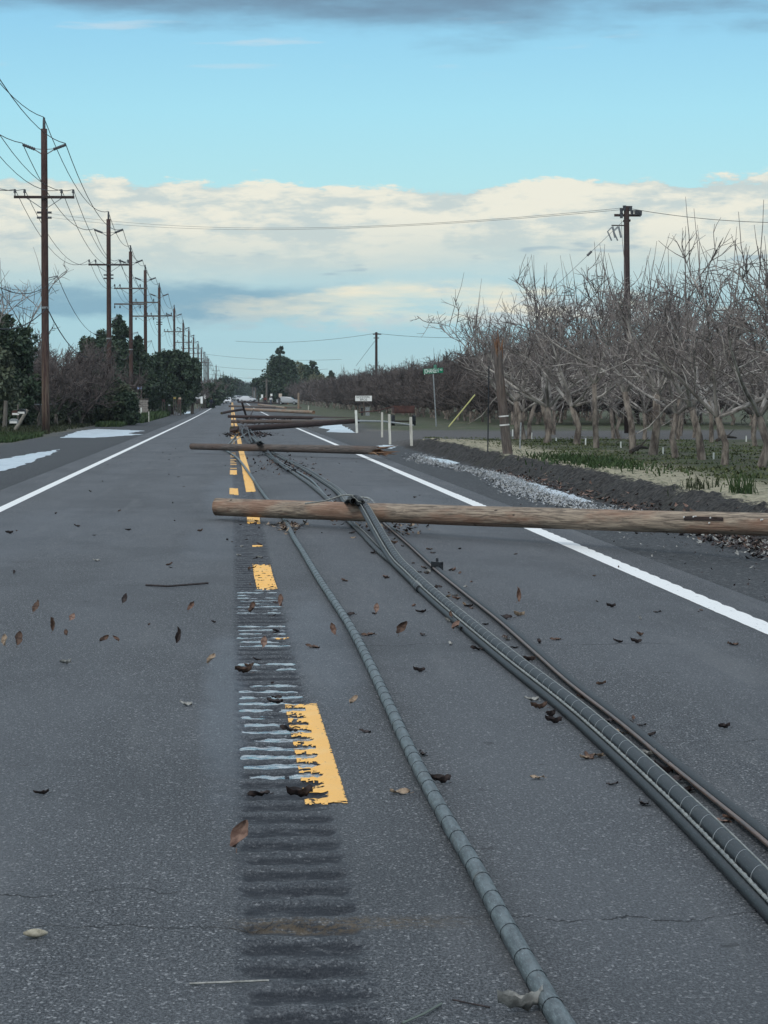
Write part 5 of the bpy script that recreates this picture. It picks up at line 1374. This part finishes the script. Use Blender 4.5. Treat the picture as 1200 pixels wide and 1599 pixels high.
litter(500, lambda y: 6.2+rnd.gauss(0,.12), lambda: rnd.uniform(34,60), 'dark reddish leaves at the foot of the bank', [LM[0], LM[1], LM[4]], .06)
litter(110, lambda y: cx(0)*0+P(447,820).x+rnd.gauss(0,.12), lambda: 33.0+rnd.gauss(0,.7), 'small heap of leaves where the grey cable meets the nearest fallen pole', [LM[0], LM[1], LM[2]], .055)
litter(70, lambda y: P(600,815).x+rnd.gauss(0,.25), lambda: 32.5+rnd.gauss(0,1.0), 'leaves and bark scraps under the nearest fallen pole beside the cables', [LM[1], LM[0], LM[2]], .05)
litter(150, lambda y: P(440,725).x+rnd.gauss(0,.35), lambda: 65+rnd.gauss(0,5), 'twigs and leaves round the cables beyond the nearest fallen pole', [LM[1], LM[0]], .07)
litter(320, lambda y: .8+rnd.gauss(0,.5), lambda: 122+rnd.gauss(0,4), 'dark debris below the third fallen pole', [LM[1], M_dkwood], .13)
litter(300, lambda y: rnd.uniform(1,5), lambda: rnd.uniform(150,240), 'dark debris scattered among the far fallen poles', [LM[1], M_dkwood], .2)
litter(400, lambda y: 4.4+rnd.uniform(0,1.6), lambda: rnd.uniform(18,40), 'gravel chips and bark scraps on the right shoulder', [LM[1], LM[3], LM[1]], .028)
# twigs and straw on the road
wire([P(228,914,.01), P(262,916,.02), P(325,911,.015)], .009, 'thin dark twig lying across the left lane by the rumble strip', name='twig', m=LM[1])
wire([P(296,1537,.006), P(360,1534.5,.008), P(420,1532,.006)], .0035, 'pale straight straw lying over the lower end of the rumble strip', name='straw', m=LM[3])
wire([P(628,1599,.006), P(662,1584,.01), P(690,1568,.006)], .0035, 'green grey stalk at the bottom edge', name='straw', m=mat('stalk', color=(.12,.15,.13)))
wire([P(707,1562,.005), P(735,1568,.006), P(765,1574,.005)], .0025, 'thin dark twig left of the bottom leaf', name='twig', m=LM[1])
p = P(55,1460,.012); mb = MB()
for i in range(7):
    t = i/6; mb.v += [p+Vector(((t-.5)*.075+.002*rnd.random(), math.cos(a)*.018*math.sin(math.pi*(.08+.84*t)), .004+math.sin(a)*.014*math.sin(math.pi*(.08+.84*t)))) for a in [2*math.pi*j/10 for j in range(10)]]
for i in range(6):
    for j in range(10): mb.f.append((i*10+j, i*10+(j+1) % 10, (i+1)*10+(j+1) % 10, (i+1)*10+j)); mb.mi.append(0)
mb.f.append(tuple(range(10))[::-1]); mb.mi.append(0); mb.f.append(tuple(60+j for j in range(10))); mb.mi.append(0)
tag(mb.build('pebble', speckled('pale_stone', (.22,.20,.15), (.42,.39,.31), 40), smooth=True), 'pale oval pebble alone in the lower left of the road', 'pebble')

# ------------------------------------------------------------------ grass and weeds
def blades(n, xf, yf, h, m, label, w_=.012, lean=.5, name='grass'):
    mb = MB()
    for k in range(n):
        y = yf(); x = xf(y); z = G(x, y)-.01; hh = h*rnd.uniform(.4,1.3); a = rnd.uniform(0,6.28); l = rnd.uniform(0,lean)*hh
        d = Vector((math.cos(a), math.sin(a), 0)); s = Vector((-d.y, d.x, 0))*w_
        p = Vector((x, y, z)); mb.face([p-s, p+s, p+d*l*.4+Vector((0,0,hh*.6))+s*.7, p+d*l+Vector((0,0,hh))])
    return tag(mb.build(name, m), label, 'grass', kind='stuff')
M_grass = mat('fresh_grass', f_leaf((.018,.036,.014), (.045,.080,.025), (.08,.095,.04)), rough=.7, spec=.2)
M_grassd = mat('dull_grass', f_leaf((.018,.026,.014), (.045,.055,.028), (.09,.085,.05)), rough=.8, spec=.15)
M_grassw = mat('mixed_weeds', f_leaf((.040,.055,.024), (.10,.12,.05), (.16,.15,.085)), rough=.8, spec=.15)
def clx(x0, x1, sc=.5):
    def f(y):
        for _ in range(6):
            x = rnd.uniform(x0, x1)
            if nz(x, y, 4, sc) > .02: return x
        return x
    return f
blades(8000, clx(8.2, 16), lambda: 42+70*rnd.random()**1.3, .05, M_grassw, 'low green weeds under the orchard trees', .03, 1.2)
blades(5000, clx(7.4, 14, .8), lambda: 40+60*rnd.random(), .05, M_grassw, 'dull dry weeds along the sandy strip', .025, 1.4)
blades(90, lambda y: 7.35+rnd.gauss(0,.10), lambda: 36.6+rnd.gauss(0,.25), .30, M_grass, 'upright green grass tuft on the bank near the fallen pole', .010, .5)
blades(90, lambda y: 7.1+rnd.gauss(0,.16), lambda: 38.6+rnd.gauss(0,.3), .2, M_grassd, 'dry thin tuft on the bank left of the green one', .008, .7)
blades(1800, lambda y: 7.7+rnd.gauss(0,.4), lambda: 55+rnd.gauss(0,3), .14, M_grass, 'green weed patch right of the leaning stump', .02, 1)
blades(9000, clx(-16, -9.0, .3), lambda: rnd.uniform(95,170), .22, M_grassd, 'rough dull grass round the left fence posts', .03, 1)
blades(5000, lambda y: rnd.uniform(-11.5,-8.6), lambda: rnd.uniform(100,118), .22, M_grass, 'green grass strip at the left edge', .03, 1)
blades(5000, lambda y: rnd.uniform(-9,-6.4), lambda: rnd.uniform(185,270), .5, M_grass, 'green roadside weeds by the brick wall', .07, .8)
blades(3500, lambda y: rnd.uniform(-8.5,-6.9)+(y-165)*-.0, lambda: rnd.uniform(160,190), .3, M_grass, 'weeds at the foot of the hedge', .05, 1)
# fallen dark branch in the orchard
for k, (pa, pb_) in enumerate((((985,706),(1012,700)),((1120,688),(1150,684)))):
    a_, b_ = P(*pa, .38), P(*pb_, .42); mb = MB(); mb.tube([a_, a_.lerp(b_, .5)+Vector((0,0,.08)), b_], [.05,.06,.03], 6); mb.tube([a_.lerp(b_, .4), a_.lerp(b_, .6)+Vector((.2,.1,.3))], [.03,.01], 5)
    tag(mb.build('fallen_branch', M_dktrunk), ['dark fallen branch between two front row trunks','second fallen branch deeper in the orchard'][k], 'branch')

# ------------------------------------------------------------------ haze
hm = bpy.data.materials.new('haze'); hm.use_nodes = True; hn = hm.node_tree; hn.nodes.clear()
pv = hn.nodes.new('ShaderNodeVolumePrincipled'); pv.inputs['Color'].default_value = (.80,.90,1,1); pv.inputs['Density'].default_value = .00010; pv.inputs['Anisotropy'].default_value = .2
ho = hn.nodes.new('ShaderNodeOutputMaterial'); hn.links.new(pv.outputs[0], ho.inputs['Volume'])
mb = MB(); mb.box((0, 1300, 9.5), (2400, 3000, 22.0)); tag(mb.build('haze', hm), 'thin pale air over the road', kind='stuff')
